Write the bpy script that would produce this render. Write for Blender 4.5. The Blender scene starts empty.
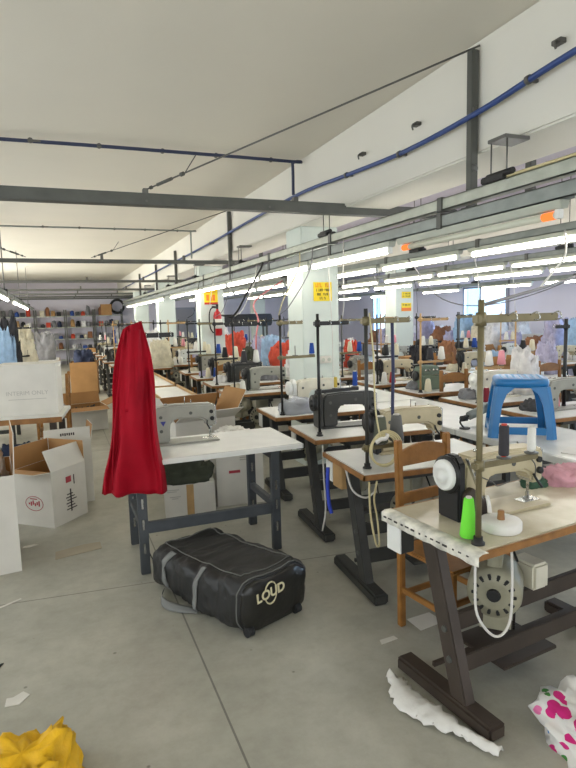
import bpy, bmesh, math, random
from mathutils import Vector, Matrix, noise
sc = bpy.context.scene
C = sc.collection
R = math.radians
PI = math.pi
rnd = random.Random(7)

# ------------------------------------------------------------------ materials
def lin(c):
    out = []
    for v in c[:3]:
        v = v / 255
        out.append(v / 12.92 if v <= .04045 else ((v + .055) / 1.055) ** 2.4)
    return (*out, 1)

MATS = {}
def mat(name, rgb, rough=.6, metal=0., var=.0, scale=8., bump=0., bscale=60., spec=.5, sheen=0., dark=None):
    if name in MATS: return MATS[name]
    m = bpy.data.materials.new(name); m.use_nodes = True
    nt = m.node_tree; N = nt.nodes; L = nt.links
    b = N['Principled BSDF']
    b.inputs['Base Color'].default_value = lin(rgb)
    b.inputs['Roughness'].default_value = rough
    b.inputs['Metallic'].default_value = metal
    b.inputs['Specular IOR Level'].default_value = spec
    if sheen: b.inputs['Sheen Weight'].default_value = sheen
    if var or bump:
        tc = N.new('ShaderNodeTexCoord')
    if var:
        n = N.new('ShaderNodeTexNoise'); n.inputs['Scale'].default_value = scale; n.inputs['Detail'].default_value = 6
        L.new(tc.outputs['Object'], n.inputs['Vector'])
        cr = N.new('ShaderNodeValToRGB')
        cr.color_ramp.elements[0].position = .3; cr.color_ramp.elements[1].position = .72
        a = lin(dark) if dark else tuple(v * (1 - var) for v in lin(rgb)[:3]) + (1,)
        cr.color_ramp.elements[0].color = a
        cr.color_ramp.elements[1].color = tuple(min(1, v * (1 + var * .35)) for v in lin(rgb)[:3]) + (1,)
        L.new(n.outputs['Fac'], cr.inputs['Fac']); L.new(cr.outputs['Color'], b.inputs['Base Color'])
    if bump:
        n2 = N.new('ShaderNodeTexNoise'); n2.inputs['Scale'].default_value = bscale; n2.inputs['Detail'].default_value = 4
        L.new(tc.outputs['Object'], n2.inputs['Vector'])
        bp = N.new('ShaderNodeBump'); bp.inputs['Strength'].default_value = bump; bp.inputs['Distance'].default_value = .01
        L.new(n2.outputs['Fac'], bp.inputs['Height']); L.new(bp.outputs['Normal'], b.inputs['Normal'])
    MATS[name] = m
    return m

def emis(name, rgb, strength):
    if name in MATS: return MATS[name]
    m = bpy.data.materials.new(name); m.use_nodes = True
    nt = m.node_tree; nt.nodes.clear()
    e = nt.nodes.new('ShaderNodeEmission'); e.inputs[0].default_value = lin(rgb); e.inputs[1].default_value = strength
    o = nt.nodes.new('ShaderNodeOutputMaterial'); nt.links.new(e.outputs[0], o.inputs[0])
    MATS[name] = m
    return m

def film(name, rgb, rough=.1, alpha=.35):
    """thin clear plastic or glass"""
    if name in MATS: return MATS[name]
    m = bpy.data.materials.new(name); m.use_nodes = True
    nt = m.node_tree; N = nt.nodes; b = N['Principled BSDF']
    b.inputs['Base Color'].default_value = lin(rgb); b.inputs['Roughness'].default_value = rough
    t = N.new('ShaderNodeBsdfTransparent'); t.inputs[0].default_value = lin(rgb)
    mx = N.new('ShaderNodeMixShader'); mx.inputs[0].default_value = alpha
    nt.links.new(t.outputs[0], mx.inputs[1]); nt.links.new(b.outputs[0], mx.inputs[2])
    nt.links.new(mx.outputs[0], N['Material Output'].inputs[0])
    MATS[name] = m
    return m

def floor_mat():
    m = bpy.data.materials.new('concrete_floor'); m.use_nodes = True
    nt = m.node_tree; N = nt.nodes; L = nt.links; b = N['Principled BSDF']
    g = N.new('ShaderNodeNewGeometry')
    def nz(scale, det=6, rough=.55):
        n = N.new('ShaderNodeTexNoise'); n.inputs['Scale'].default_value = scale; n.inputs['Detail'].default_value = det
        n.inputs['Roughness'].default_value = rough
        L.new(g.outputs['Position'], n.inputs['Vector']); return n
    def ramp(src, p0, c0, p1, c1):
        r = N.new('ShaderNodeValToRGB'); r.color_ramp.elements[0].position = p0; r.color_ramp.elements[0].color = c0
        r.color_ramp.elements[1].position = p1; r.color_ramp.elements[1].color = c1
        L.new(src, r.inputs['Fac']); return r
    def mul(a, c, fac=1., mode='MULTIPLY'):
        x = N.new('ShaderNodeMix'); x.data_type = 'RGBA'; x.blend_type = mode
        x.inputs[0].default_value = fac
        L.new(a, x.inputs[6]); L.new(c, x.inputs[7]); return x
    base = ramp(nz(1.3).outputs['Fac'], .3, lin((154, 152, 139)), .7, lin((180, 177, 162)))
    fine = ramp(nz(9, 8, .7).outputs['Fac'], .32, (.84, .83, .82, 1), .6, (1, 1, 1, 1))
    c = mul(base.outputs[0], fine.outputs[0])
    v = N.new('ShaderNodeTexVoronoi'); v.inputs['Scale'].default_value = 5.5
    L.new(g.outputs['Position'], v.inputs['Vector'])
    vn = N.new('ShaderNodeMath'); vn.operation = 'MULTIPLY_ADD'; L.new(nz(30, 3).outputs['Fac'], vn.inputs[0]); vn.inputs[1].default_value = .06
    L.new(v.outputs['Distance'], vn.inputs[2])
    spots = ramp(vn.outputs[0], .055, (.35, .34, .33, 1), .085, (1, 1, 1, 1))
    c = mul(c.outputs[2], spots.outputs[0], .8)
    # expansion joints: sawn lines along and across the hall
    sx = N.new('ShaderNodeSeparateXYZ'); L.new(g.outputs['Position'], sx.inputs[0])
    def line(expr_src, pos, half):
        a = N.new('ShaderNodeMath'); a.operation = 'SUBTRACT'; L.new(expr_src, a.inputs[0]); a.inputs[1].default_value = pos
        d = N.new('ShaderNodeMath'); d.operation = 'ABSOLUTE'; L.new(a.outputs[0], d.inputs[0])
        s = N.new('ShaderNodeMath'); s.operation = 'GREATER_THAN'; L.new(d.outputs[0], s.inputs[0]); s.inputs[1].default_value = half
        return s.outputs[0]
    tl = N.new('ShaderNodeMath'); tl.operation = 'MULTIPLY_ADD'; L.new(sx.outputs[0], tl.inputs[0]); tl.inputs[1].default_value = .1
    L.new(sx.outputs[1], tl.inputs[2])
    for src, pos in ((sx.outputs[0], .545), (tl.outputs[0], 3.567), (tl.outputs[0], 7.6), (tl.outputs[0], 11.7), (sx.outputs[0], 4.6)):
        k = N.new('ShaderNodeMath'); k.operation = 'MULTIPLY_ADD'
        L.new(line(src, pos, .0045), k.inputs[0]); k.inputs[1].default_value = .55; k.inputs[2].default_value = .45
        cb = N.new('ShaderNodeCombineColor')
        for i in range(3): L.new(k.outputs[0], cb.inputs[i])
        c = mul(c.outputs[2], cb.outputs[0])
    L.new(c.outputs[2], b.inputs['Base Color'])
    rr = ramp(nz(3, 5).outputs['Fac'], .3, (.28, .28, .28, 1), .7, (.5, .5, .5, 1))
    L.new(rr.outputs[0], b.inputs['Roughness'])
    bp = N.new('ShaderNodeBump'); bp.inputs['Strength'].default_value = .08; bp.inputs['Distance'].default_value = .01
    L.new(nz(40, 5).outputs['Fac'], bp.inputs['Height']); L.new(bp.outputs[0], b.inputs['Normal'])
    return m

M = dict(
    ceil=mat('ceiling_paint', (222, 217, 203), .9, var=.05, scale=.8, bump=.1, bscale=25),
    ceilr=mat('lilac_ceiling_paint', (196, 190, 204), .9, var=.05, scale=.8, bump=.1, bscale=25),  # lilac cast of the cooler tube light put into the colour
    beamp=mat('beam_paint', (220, 217, 206), .9, var=.04, scale=1.2, bump=.15, bscale=20),
    wall=mat('wall_paint', (216, 211, 219), .9, var=.05, scale=.9, bump=.1),
    colp=mat('column_paint', (206, 214, 206), .8, var=.05, scale=2, bump=.15, bscale=18),
    steel=mat('painted_steel', (92, 93, 88), .55, .3, var=.2, scale=6),
    rail=mat('galvanised_rail', (176, 180, 168), .45, .5, var=.2, scale=9),
    raild=mat('grey_trunking', (140, 146, 142), .5, .4, var=.2, scale=9),
    rod=mat('rod_steel', (105, 104, 100), .5, .6),
    blue=mat('blue_pipe', (44, 70, 128), .45, var=.15, scale=10),
    navy=mat('dark_blue_pipe', (48, 56, 84), .5),
    lam=mat('white_laminate', (214, 214, 208), .28, var=.10, scale=7, bump=.02),
    worn=mat('worn_laminate', (206, 198, 176), .22, var=.28, scale=4.5, bump=.03, dark=(178, 168, 142)),
    wood=mat('wood_edging', (150, 104, 54), .5, var=.35, scale=14, bump=.1),
    oak=mat('chair_wood', (152, 104, 48), .45, var=.35, scale=11, bump=.1),
    pine=mat('pale_wood', (186, 150, 100), .6, var=.25, scale=9, bump=.1),
    leg=mat('brown_grey_leg_paint', (66, 56, 48), .5, .1, var=.25, scale=8, bump=.05),
    legg=mat('dark_leg_paint', (58, 58, 55), .5, .1, var=.25, scale=8),
    legs=mat('slotted_leg_paint', (74, 78, 82), .5, .2, var=.2, scale=8),
    black=mat('black_metal', (34, 34, 34), .45, .2, var=.2, scale=12),
    rubber=mat('black_rubber', (26, 26, 26), .75),
    chrome=mat('bright_metal', (190, 190, 186), .25, .9),
    brass=mat('olive_metal', (124, 114, 84), .45, .4, var=.25, scale=12),
    motor=mat('motor_paint', (150, 146, 124), .5, .1, var=.25, scale=10),
    tape=mat('frayed_paper_tape', (222, 218, 204), .8, var=.4, scale=22, bump=.3, bscale=40),
    carton=mat('brown_cardboard', (172, 130, 82), .85, var=.14, scale=5, bump=.06),
    cartonin=mat('inner_cardboard', (158, 116, 70), .9, var=.14, scale=5),
    cwhite=mat('white_cardboard', (214, 210, 200), .75, var=.08, scale=5, bump=.04),
    ink=mat('black_ink', (60, 54, 52), .8),
    redink=mat('red_ink', (168, 60, 70), .8),
    greyink=mat('pale_grey_ink', (176, 172, 164), .8),
    red=mat('red_cloth', (164, 6, 32), .75, spec=.2, var=.25, scale=6, bump=.15, bscale=45, sheen=.0),
    bag=mat('black_nylon', (34, 34, 33), .5, var=.3, scale=14, bump=.25, bscale=260),
    bagend=mat('black_leatherette', (34, 33, 30), .32, var=.3, scale=10, bump=.15, bscale=40),
    pipe=mat('grey_piping', (104, 104, 100), .6),
    strap=mat('grey_webbing', (120, 121, 118), .8, bump=.3, bscale=300),
    cream=mat('cream_print', (214, 204, 166), .7),
    stool=mat('blue_plastic', (22, 106, 164), .35, var=.08, scale=20, bump=.08, bscale=120),
    white=mat('white_plastic', (226, 226, 220), .4),
    yellowb=mat('yellow_cloth', (232, 180, 10), .6, var=.3, scale=12, bump=.3, bscale=50),
    wcloth=mat('white_cloth', (224, 221, 214), .85, var=.08, scale=8, bump=.15, bscale=60),
    sign=mat('yellow_sign', (236, 206, 20), .5),
    signo=mat('orange_sign_ink', (232, 120, 20), .5),
    signr=mat('red_sign_ink', (196, 52, 30), .5),
    ext=mat('red_enamel', (176, 20, 28), .3),
    glassf=film('window_glass', (225, 238, 248), .05, .12),
    glassb=film('blue_window_glass', (205, 230, 248), .05, .10),
    alu=mat('aluminium_frame', (150, 152, 160), .4, .5),
    tube=emis('lit_tube', (255, 250, 238), 22),
    tubedead=mat('unlit_tube', (206, 208, 190), .3),
    ember=emis('glowing_cathode', (255, 128, 62), 1.3),
    fixt=mat('fixture_enamel', (178, 182, 168), .5, var=.1),
    gdoor=mat('grey_door_paint', (150, 148, 152), .6),
    plastic=film('clear_plastic_bag', (240, 242, 246), .15, .35),
)
FLOOR = floor_mat()
PAL = {}
def machine_palette(key, rgb):
    PAL[key] = mat('machine_enamel_' + key, rgb, .38, .05, var=.16, scale=9)
machine_palette('beige', (190, 178, 146)); machine_palette('cream', (214, 209, 190)); machine_palette('grey', (158, 157, 146))
machine_palette('dark', (58, 58, 55)); machine_palette('green', (112, 128, 112)); machine_palette('white', (208, 212, 208))
CLOTH = {}
def cloth(key, rgb, **k): CLOTH[key] = mat('cloth_' + key.replace(' ', '_'), rgb, .9, var=.22, scale=14, bump=.25, bscale=50, **k)
for k, c in {'white': (222, 220, 218), 'lilac': (172, 168, 192), 'pale blue': (150, 178, 206), 'black': (34, 34, 38), 'navy': (46, 54, 78),
             'grey': (128, 128, 130), 'cream': (206, 198, 174), 'orange red': (196, 74, 52), 'olive': (58, 62, 48), 'pink': (214, 160, 170),
             'brown': (140, 96, 66), 'green': (54, 84, 64), 'dark grey': (66, 66, 68), 'tan': (190, 150, 100), 'blue': (56, 84, 150)}.items():
    cloth(k, c)

# ------------------------------------------------------------------ mesh builder
class MB:
    def __init__(s): s.bm = bmesh.new()
    def n(s): return len(s.bm.verts)
    def xf(s, n0, mtx):
        s.bm.verts.ensure_lookup_table()
        for v in s.bm.verts[n0:]: v.co = mtx @ v.co
    def merge(s, tmp):
        me = bpy.data.meshes.new('tmp'); tmp.to_mesh(me); tmp.free(); s.bm.from_mesh(me); bpy.data.meshes.remove(me)
    def box(s, x0, x1, y0, y1, z0, z1, bev=0., rot=None, at=None, seg=2):
        t = bmesh.new(); bmesh.ops.create_cube(t, size=1)
        for v in t.verts: v.co = Vector(((v.co.x + .5) * (x1 - x0) + x0, (v.co.y + .5) * (y1 - y0) + y0, (v.co.z + .5) * (z1 - z0) + z0))
        if bev: bmesh.ops.bevel(t, geom=t.edges[:], offset=bev, segments=seg, affect='EDGES', clamp_overlap=True)
        if rot is not None: bmesh.ops.transform(t, matrix=rot, verts=t.verts)
        if at is not None: bmesh.ops.translate(t, vec=Vector(at), verts=t.verts)
        s.merge(t); return s
    def beam(s, p0, p1, w, h, bev=0.):
        """box bar from p0 to p1, w across, h the other way"""
        p0 = Vector(p0); p1 = Vector(p1); d = p1 - p0
        q = d.to_track_quat('Y', 'Z').to_matrix().to_4x4()
        return s.box(-w / 2, w / 2, 0, d.length, -h / 2, h / 2, bev, rot=q, at=p0)
    def lathe(s, prof, o=(0, 0, 0), axis=(0, 0, 1), n=18):
        q = Vector(axis).to_track_quat('Z', 'Y').to_matrix(); o = Vector(o)
        rings = []
        for r, t in prof:
            rings.append([s.bm.verts.new(o + q @ Vector((r * math.cos(2 * PI * i / n), r * math.sin(2 * PI * i / n), t))) for i in range(n)])
        for a, b in zip(rings, rings[1:]):
            for i in range(n):
                f = s.bm.faces.new((a[i], a[(i + 1) % n], b[(i + 1) % n], b[i])); f.smooth = True
        s.bm.faces.new(list(reversed(rings[0]))); s.bm.faces.new(rings[-1]); return s
    def cyl(s, p0, p1, r0, r1=None, n=14):
        p0 = Vector(p0); p1 = Vector(p1); r1 = r0 if r1 is None else r1
        return s.lathe([(r0, 0), (r1, (p1 - p0).length)], p0, p1 - p0, n)
    def tube(s, pts, r, n=7, smooth=True):
        P = [Vector(p) for p in pts]
        if smooth and len(P) > 2:
            Q = []
            E = [P[0] * 2 - P[1]] + P + [P[-1] * 2 - P[-2]]
            for i in range(1, len(E) - 2):
                for k in range(6):
                    t = k / 6; a, b, c, d = E[i - 1:i + 3]
                    Q.append(.5 * ((2 * b) + (c - a) * t + (2 * a - 5 * b + 4 * c - d) * t * t + (3 * b - a - 3 * c + d) * t ** 3))
            P = Q + [P[-1]]
        up = Vector((0, 0, 1)); rings = []; prev = None
        for i, p in enumerate(P):
            d = (P[min(i + 1, len(P) - 1)] - P[max(i - 1, 0)]).normalized()
            if prev is None:
                a = d.cross(up if abs(d.z) < .9 else Vector((1, 0, 0))).normalized()
            else:
                a = (prev - d * prev.dot(d)).normalized()
            prev = a; b = d.cross(a)
            rings.append([s.bm.verts.new(p + (a * math.cos(2 * PI * k / n) + b * math.sin(2 * PI * k / n)) * r) for k in range(n)])
        for a, b in zip(rings, rings[1:]):
            for k in range(n):
                f = s.bm.faces.new((a[k], a[(k + 1) % n], b[(k + 1) % n], b[k])); f.smooth = True
        s.bm.faces.new(list(reversed(rings[0]))); s.bm.faces.new(rings[-1]); return s
    def prism(s, pts, d0, d1, plane='xz', bev=0., seg=2):
        """outline in a plane, extruded along the third axis from d0 to d1"""
        t = bmesh.new()
        def mk(a, b, d): return Vector((a, d, b)) if plane == 'xz' else (Vector((a, b, d)) if plane == 'xy' else Vector((d, a, b)))
        A = [t.verts.new(mk(a, b, d0)) for a, b in pts]; B = [t.verts.new(mk(a, b, d1)) for a, b in pts]
        t.faces.new(A); t.faces.new(list(reversed(B)))
        for i in range(len(pts)): t.faces.new((A[i], B[i], B[(i + 1) % len(pts)], A[(i + 1) % len(pts)]))
        bmesh.ops.recalc_face_normals(t, faces=t.faces)
        if bev: bmesh.ops.bevel(t, geom=t.edges[:], offset=bev, segments=seg, affect='EDGES', clamp_overlap=True)
        s.merge(t); return s
    def loft(s, rings, caps=True, smooth=True):
        V = [[s.bm.verts.new(Vector(p)) for p in r] for r in rings]; n = len(V[0])
        for a, b in zip(V, V[1:]):
            for k in range(n):
                f = s.bm.faces.new((a[k], a[(k + 1) % n], b[(k + 1) % n], b[k])); f.smooth = smooth
        if caps:
            s.bm.faces.new(list(reversed(V[0]))).smooth = smooth; s.bm.faces.new(V[-1]).smooth = smooth
        return s
    def slab(s, grid, thick):
        """grid of points -> thick sheet (offset downwards)"""
        ny, nx = len(grid), len(grid[0])
        A = [[s.bm.verts.new(Vector(p)) for p in r] for r in grid]
        off = Vector(thick) if not isinstance(thick, (int, float)) else Vector((0, 0, -thick))
        B = [[s.bm.verts.new(Vector(p) + off) for p in r] for r in grid]
        for j in range(ny - 1):
            for i in range(nx - 1):
                s.bm.faces.new((A[j][i], A[j][i + 1], A[j + 1][i + 1], A[j + 1][i])).smooth = True
                s.bm.faces.new((B[j + 1][i], B[j + 1][i + 1], B[j][i + 1], B[j][i])).smooth = True
        for i in range(nx - 1):
            s.bm.faces.new((A[0][i + 1], A[0][i], B[0][i], B[0][i + 1])); s.bm.faces.new((A[-1][i], A[-1][i + 1], B[-1][i + 1], B[-1][i]))
        for j in range(ny - 1):
            s.bm.faces.new((A[j][0], A[j + 1][0], B[j + 1][0], B[j][0])); s.bm.faces.new((A[j + 1][-1], A[j][-1], B[j][-1], B[j + 1][-1]))
        return s
    def build(s, name, m, parent=None, loc=(0, 0, 0), rotz=0.):
        bmesh.ops.recalc_face_normals(s.bm, faces=s.bm.faces)
        me = bpy.data.meshes.new(name); s.bm.to_mesh(me); s.bm.free(); me.materials.append(m)
        o = bpy.data.objects.new(name, me); C.objects.link(o); o.location = loc; o.rotation_euler = (0, 0, rotz)
        if parent is not None: o.parent = parent
        return o

def tag(o, label, cat, group=None, kind=None):
    o['label'] = label; o['category'] = cat
    if group: o['group'] = group
    if kind: o['kind'] = kind
    return o
def thing(name, label, cat, loc=(0, 0, 0), rotz=0., group=None):
    o = bpy.data.objects.new(name, None); C.objects.link(o); o.empty_display_size = .05
    o.location = loc; o.rotation_euler = (0, 0, rotz)
    return tag(o, label, cat, group)
def struct(o): o['kind'] = 'structure'; return o
def dup(root, label, loc, rotz=0., group=None):
    r = root.copy(); C.objects.link(r); r.location = loc; r.rotation_euler = (0, 0, rotz); r['label'] = label
    if group: r['group'] = group
    elif 'group' in r: del r['group']
    for ch in list(root.children):
        c = ch.copy(); C.objects.link(c); c.parent = r
        for g in ch.children:
            d = g.copy(); C.objects.link(d); d.parent = c
    return r
def text(body, name, size, m, parent, loc, rot, ext=.001, bold=0., align='CENTER'):
    cu = bpy.data.curves.new(name, 'FONT'); cu.body = body; cu.size = size; cu.extrude = ext; cu.offset = bold
    cu.align_x = align; cu.align_y = 'CENTER'; cu.materials.append(m)
    tmp = bpy.data.objects.new('tmp', cu); C.objects.link(tmp); bpy.context.view_layer.update()
    me = bpy.data.meshes.new_from_object(tmp.evaluated_get(bpy.context.evaluated_depsgraph_get())); bpy.data.objects.remove(tmp); bpy.data.curves.remove(cu)
    me.name = name
    if not me.materials: me.materials.append(m)
    o = bpy.data.objects.new(name, me); C.objects.link(o); o.parent = parent; o.location = loc; o.rotation_euler = rot
    return o
ORD = ['first', 'second', 'third', 'fourth', 'fifth', 'sixth', 'seventh', 'eighth', 'ninth', 'tenth', 'eleventh', 'twelfth', 'thirteenth',
       'fourteenth', 'fifteenth', 'sixteenth', 'seventeenth', 'eighteenth', 'nineteenth', 'twentieth']
TT = .76

# ------------------------------------------------------------------ room shell
CZ = 3.22
struct(MB().box(-3.4, 11.7, -4.2, 24.7, -.1, 0).build('floor', FLOOR))
struct(MB().box(-3.4, 2.6, -4.2, 24.7, CZ, CZ + .15).build('ceiling', M['ceil']))
struct(MB().box(2.6, 11.7, -4.2, 24.7, CZ, CZ + .15).build('ceiling', M['ceilr']))  # same ceiling past the beam, cool tube light tinted in
struct(MB().box(-3.4, 11.7, 24.5, 24.7, 0, CZ).build('wall_back', M['wall']))
def wall_x(name, x0, x1, ya, yb, openings):
    b = MB(); y = ya
    for (o0, o1, z0, z1) in openings:
        b.box(x0, x1, y, o0, 0, CZ); b.box(x0, x1, o0, o1, 0, z0); b.box(x0, x1, o0, o1, z1, CZ); y = o1
    b.box(x0, x1, y, yb, 0, CZ); return struct(b.build(name, M['wall']))
RW = [(.6, 3.4, .9, 2.4), (5.2, 8.0, .9, 2.4), (12.4, 14.25, .8, 2.36), (18.3, 19.6, .8, 2.45)]  # first two openings are out of view, added to light the right side
wall_x('wall_right', 11.5, 11.7, -4.2, 24.5, RW)
LW = [(-2.6, .6, .9, 2.5), (2.0, 5.2, .9, 2.5), (6.6, 9.8, .9, 2.5), (11.2, 14.4, .9, 2.5), (16.0, 19.2, .9, 2.5)]  # far openings are out of view, added to brighten the deep interior
wall_x('wall_left', -3.4, -3.2, -4.2, 24.5, LW)
b = MB(); xs = -3.2
FW = [(-2.4, .8), (2.2, 5.4), (6.6, 9.8)]
for a, c in FW:
    b.box(xs, a, -4.2, -4.0, 0, CZ); b.box(a, c, -4.2, -4, 0, .9); b.box(a, c, -4.2, -4, 2.5, CZ); xs = c
b.box(xs, 11.5, -4.2, -4, 0, CZ); struct(b.build('wall_front', M['wall']))
# concrete downstand beams and columns
for i, x in enumerate((2.40, 6.50)):
    struct(MB().box(x, x + .46, -4.0, 24.5, 2.58, CZ, .012).build('trim_%d' % (i + 1), M['beamp']))
    for y in (None, None if i else 5.6, 10.2, 14.8, 19.4):
        if y is None: continue
        o = MB().box(x + .03, x + .46, y, y + .42, 0, 2.58, .01).build('column', M['colp']); struct(o)
# windows of the right wall, the first two unseen and added for light
for k, (o0, o1, z0, z1) in enumerate(RW):
    w = MB()
    for a, c in ((o0, o0 + .06), (o1 - .06, o1), ((o0 * .42 + o1 * .58) - .03, (o0 * .42 + o1 * .58) + .03)): w.box(11.5, 11.56, a, c, z0, z1)
    w.box(11.5, 11.56, o0, o1, z0, z0 + .06); w.box(11.5, 11.56, o0, o1, z1 - .06, z1)
    f = struct(w.build('window_%d' % (k + 1), M['alu']))
    MB().box(11.52, 11.53, o0 + .05, o0 * .42 + o1 * .58, z0 + .05, z1 - .05).build('pane', M['glassf'], f)
    MB().box(11.52, 11.53, o0 * .42 + o1 * .58, o1 - .05, z0 + .05, z1 - .05).build('pane', M['glassb'], f)
    MB().box(11.44, 11.5, o0 - .08, o0, z0 - .08, z1 + .08).build('casing', M['alu'], f)
# grey door on the back wall
d = thing('grey_door', '', 'door', (5.0, 24.5, 0)); del d['label']; del d['category']; d.name = 'door_1'; struct(d)
MB().box(-.45, .45, -.05, 0, 0.01, 2.05, .005).build('door_leaf', M['gdoor'], d)
b = MB(); b.box(-.53, -.45, -.07, 0, 0, 2.12); b.box(.45, .53, -.07, 0, 0, 2.12); b.box(-.53, .53, -.07, 0, 2.05, 2.13); b.build('door_frame', M['alu'], d)
MB().cyl((.36, -.12, 1.02), (.36, -.05, 1.02), .02).build('door_handle', M['chrome'], d)

# ------------------------------------------------------------------ overhead steel, pipes, wires
PUR = [4.6, 9.2, 13.8, 17.4, 20.0, 22.2, 24.0]
desc = ['nearest the bag', 'second from the camera', 'third from the camera', 'fourth from the camera', 'fifth from the camera', 'sixth from the camera', 'last before the back wall']
for i, y in enumerate(PUR):
    x1 = 3.6 if i == 0 else 3.2
    t = thing('ceiling_crossbeam', 'grey steel box crossbeam spanning the hall, ' + desc[i], 'beam', (-3.2, y, 2.52), 0, 'steel crossbeams')
    b = MB(); b.box(0, x1 + 3.2, -.05, .05, 0, .055 if i else .09, .004); b.build('box_section', M['steel'], t)
    for lx in (3.9, 5.15):
        MB().box(lx - .02, lx + .02, -.03, .03, .05, .13, .004).build('lug', M['rod'], t)
    for lx in (3.9, 4.9): MB().cyl((lx, -.055, .03), (lx, -.045, .03), .01, n=8).build('bolt', M['rod'], t)

def post(x, y, z0, z1, label, w=.05):
    t = thing('hanging_drop_post', label, 'post', (x, y, z0), 0, 'steel drop posts of the light rails')
    MB().box(-w / 2, w / 2, -w / 2, w / 2, 0, z1 - z0, .004).build('upright', M['steel'], t)
    for k in (.25, .62): MB().lathe([(.012, -.036), (.022, -.03), (.022, -.026), (.012, -.025)], (0, 0, (z1 - z0) * k), (0, 1, 0), 10).build('bolt', M['rod'], t)
    MB().box(-.045, .045, -.045, .045, -.012, 0, .002).build('foot_plate', M['steel'], t)
post(2.365, 2.86, 2.27, 3.16, 'tall grey steel post on the white beam face, nearest the camera')
post(2.90, 2.94, 2.27, 2.86, 'short grey steel post behind the white beam, under its far edge')
post(2.365, 8.0, 2.27, 3.14, 'grey steel post on the beam face just beyond the blue pipe drop')
post(2.90, 8.2, 2.27, 2.80, 'short grey steel post just left of the first column top')
post(2.365, 12.0, 2.27, 3.05, 'grey steel post on the beam face beyond the fire extinguisher column')
post(2.365, 14.5, 2.27, 3.0, 'grey steel post on the beam face, fourth along the beam')
post(2.365, 17.5, 2.27, 3.0, 'grey steel post on the beam face, farthest along the beam')

def pipe(name, label, pts, r, m, cat='pipe', clips=(), group=None):
    t = thing(name, label, cat, pts[0], 0, group); o = Vector(pts[0])
    MB().tube([Vector(p) - o for p in pts], r, 8).build('run', m, t)
    for c in clips:
        c = Vector(c) - o
        b = MB(); b.lathe([(r + .006, -.012), (r + .006, .012)], c, (0, 1, 0), 10); b.box(c.x, c.x + .08, c.y - .008, c.y + .008, c.z - .008, c.z + .008); b.build('clip', M['rod'], t)
    return t
pipe('hanging_air_pipe', 'long blue compressed air pipe sagging along the white beam face', [(2.34, .6, 2.92), (2.34, 2.07, 2.85), (2.34, 2.76, 2.79), (2.34, 3.53, 2.77), (2.34, 4.4, 2.81), (2.34, 5.4, 2.86), (2.34, 7, 2.85), (2.34, 8.9, 2.83), (2.34, 12, 2.82), (2.34, 17, 2.82), (2.34, 23, 2.82)], .017, M['blue'],
     clips=[(2.34, y, z) for y, z in ((2.4, 2.825), (3.6, 2.77), (4.4, 2.81), (6, 2.86), (9, 2.83), (12, 2.82))])
for i, y in enumerate((5.42, 10.1)):
    pipe('ceiling_cross_pipe', ['dark blue air pipe crossing under the ceiling, the one nearer the camera', 'dark air pipe crossing under the ceiling behind the second crossbeam'][i],
         [(-3.2, y + .1, 3.17), (-1, y + .05, 3.17), (.6, y, 3.17), (2.25, y, 3.17), (2.28, y, 3.15), (2.28, y, 2.9), (2.28, y, 2.7 if i else 2.85)], .016 if i == 0 else .014, [M['blue'] if 0 else M['navy'], M['raild']][i],
         clips=[(x, y, 3.17) for x in (-.1, .45, 1.0, 1.5, 2.05)], group='cross pipes under the ceiling')
for i, (a, c) in enumerate((((.70, 4.6, 2.64), (2.39, 2.83, 3.18)), ((.55, 9.2, 2.6), (2.39, 7.9, 3.16)), ((-.35, 9.2, 2.6), (-2.4, 7.4, 3.2)))):
    t = thing('hanging_bracing_wire', ['taut steel wire with turnbuckle from the nearest crossbeam up to the beam face', 'taut wire with turnbuckle from the second crossbeam up to the beam',
                               'slanting wire from the second crossbeam up to the ceiling over the shelves'][i], 'wire', a, 0, 'bracing wires')
    v = Vector(c) - Vector(a)
    MB().tube([(0, 0, 0), v], .006, 6).build('strand', M['rod'], t)
    u = v.normalized()
    b = MB(); b.cyl(u * .12, u * .26, .013, n=8); b.cyl(u * .34, u * .37, .016, n=8); b.cyl(u * .05, u * .07, .014, n=8); b.build('turnbuckle', M['steel'], t)
    MB().tube([u * .38, u * .46 + Vector((.02, 0, .10))], .004, 5).build('tail', M['rod'], t)
# wall hooks on the beam face
for i, (y, z) in enumerate(((2.25, 2.95), (3.45, 2.93), (4.2, 2.93))):
    b = MB(); b.box(2.36, 2.4, y - .03, y + .03, z - .012, z + .012, .003); b.tube([(2.36, y, z), (2.33, y - .02, z - .02), (2.33, y - .03, z - .05)], .006)
    tag(b.build('wall_mount_bracket', M['rod']), 'small metal bracket screwed to the beam face above the blue pipe, %s from the camera' % ORD[i], 'bracket', 'brackets on the beam face')

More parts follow.
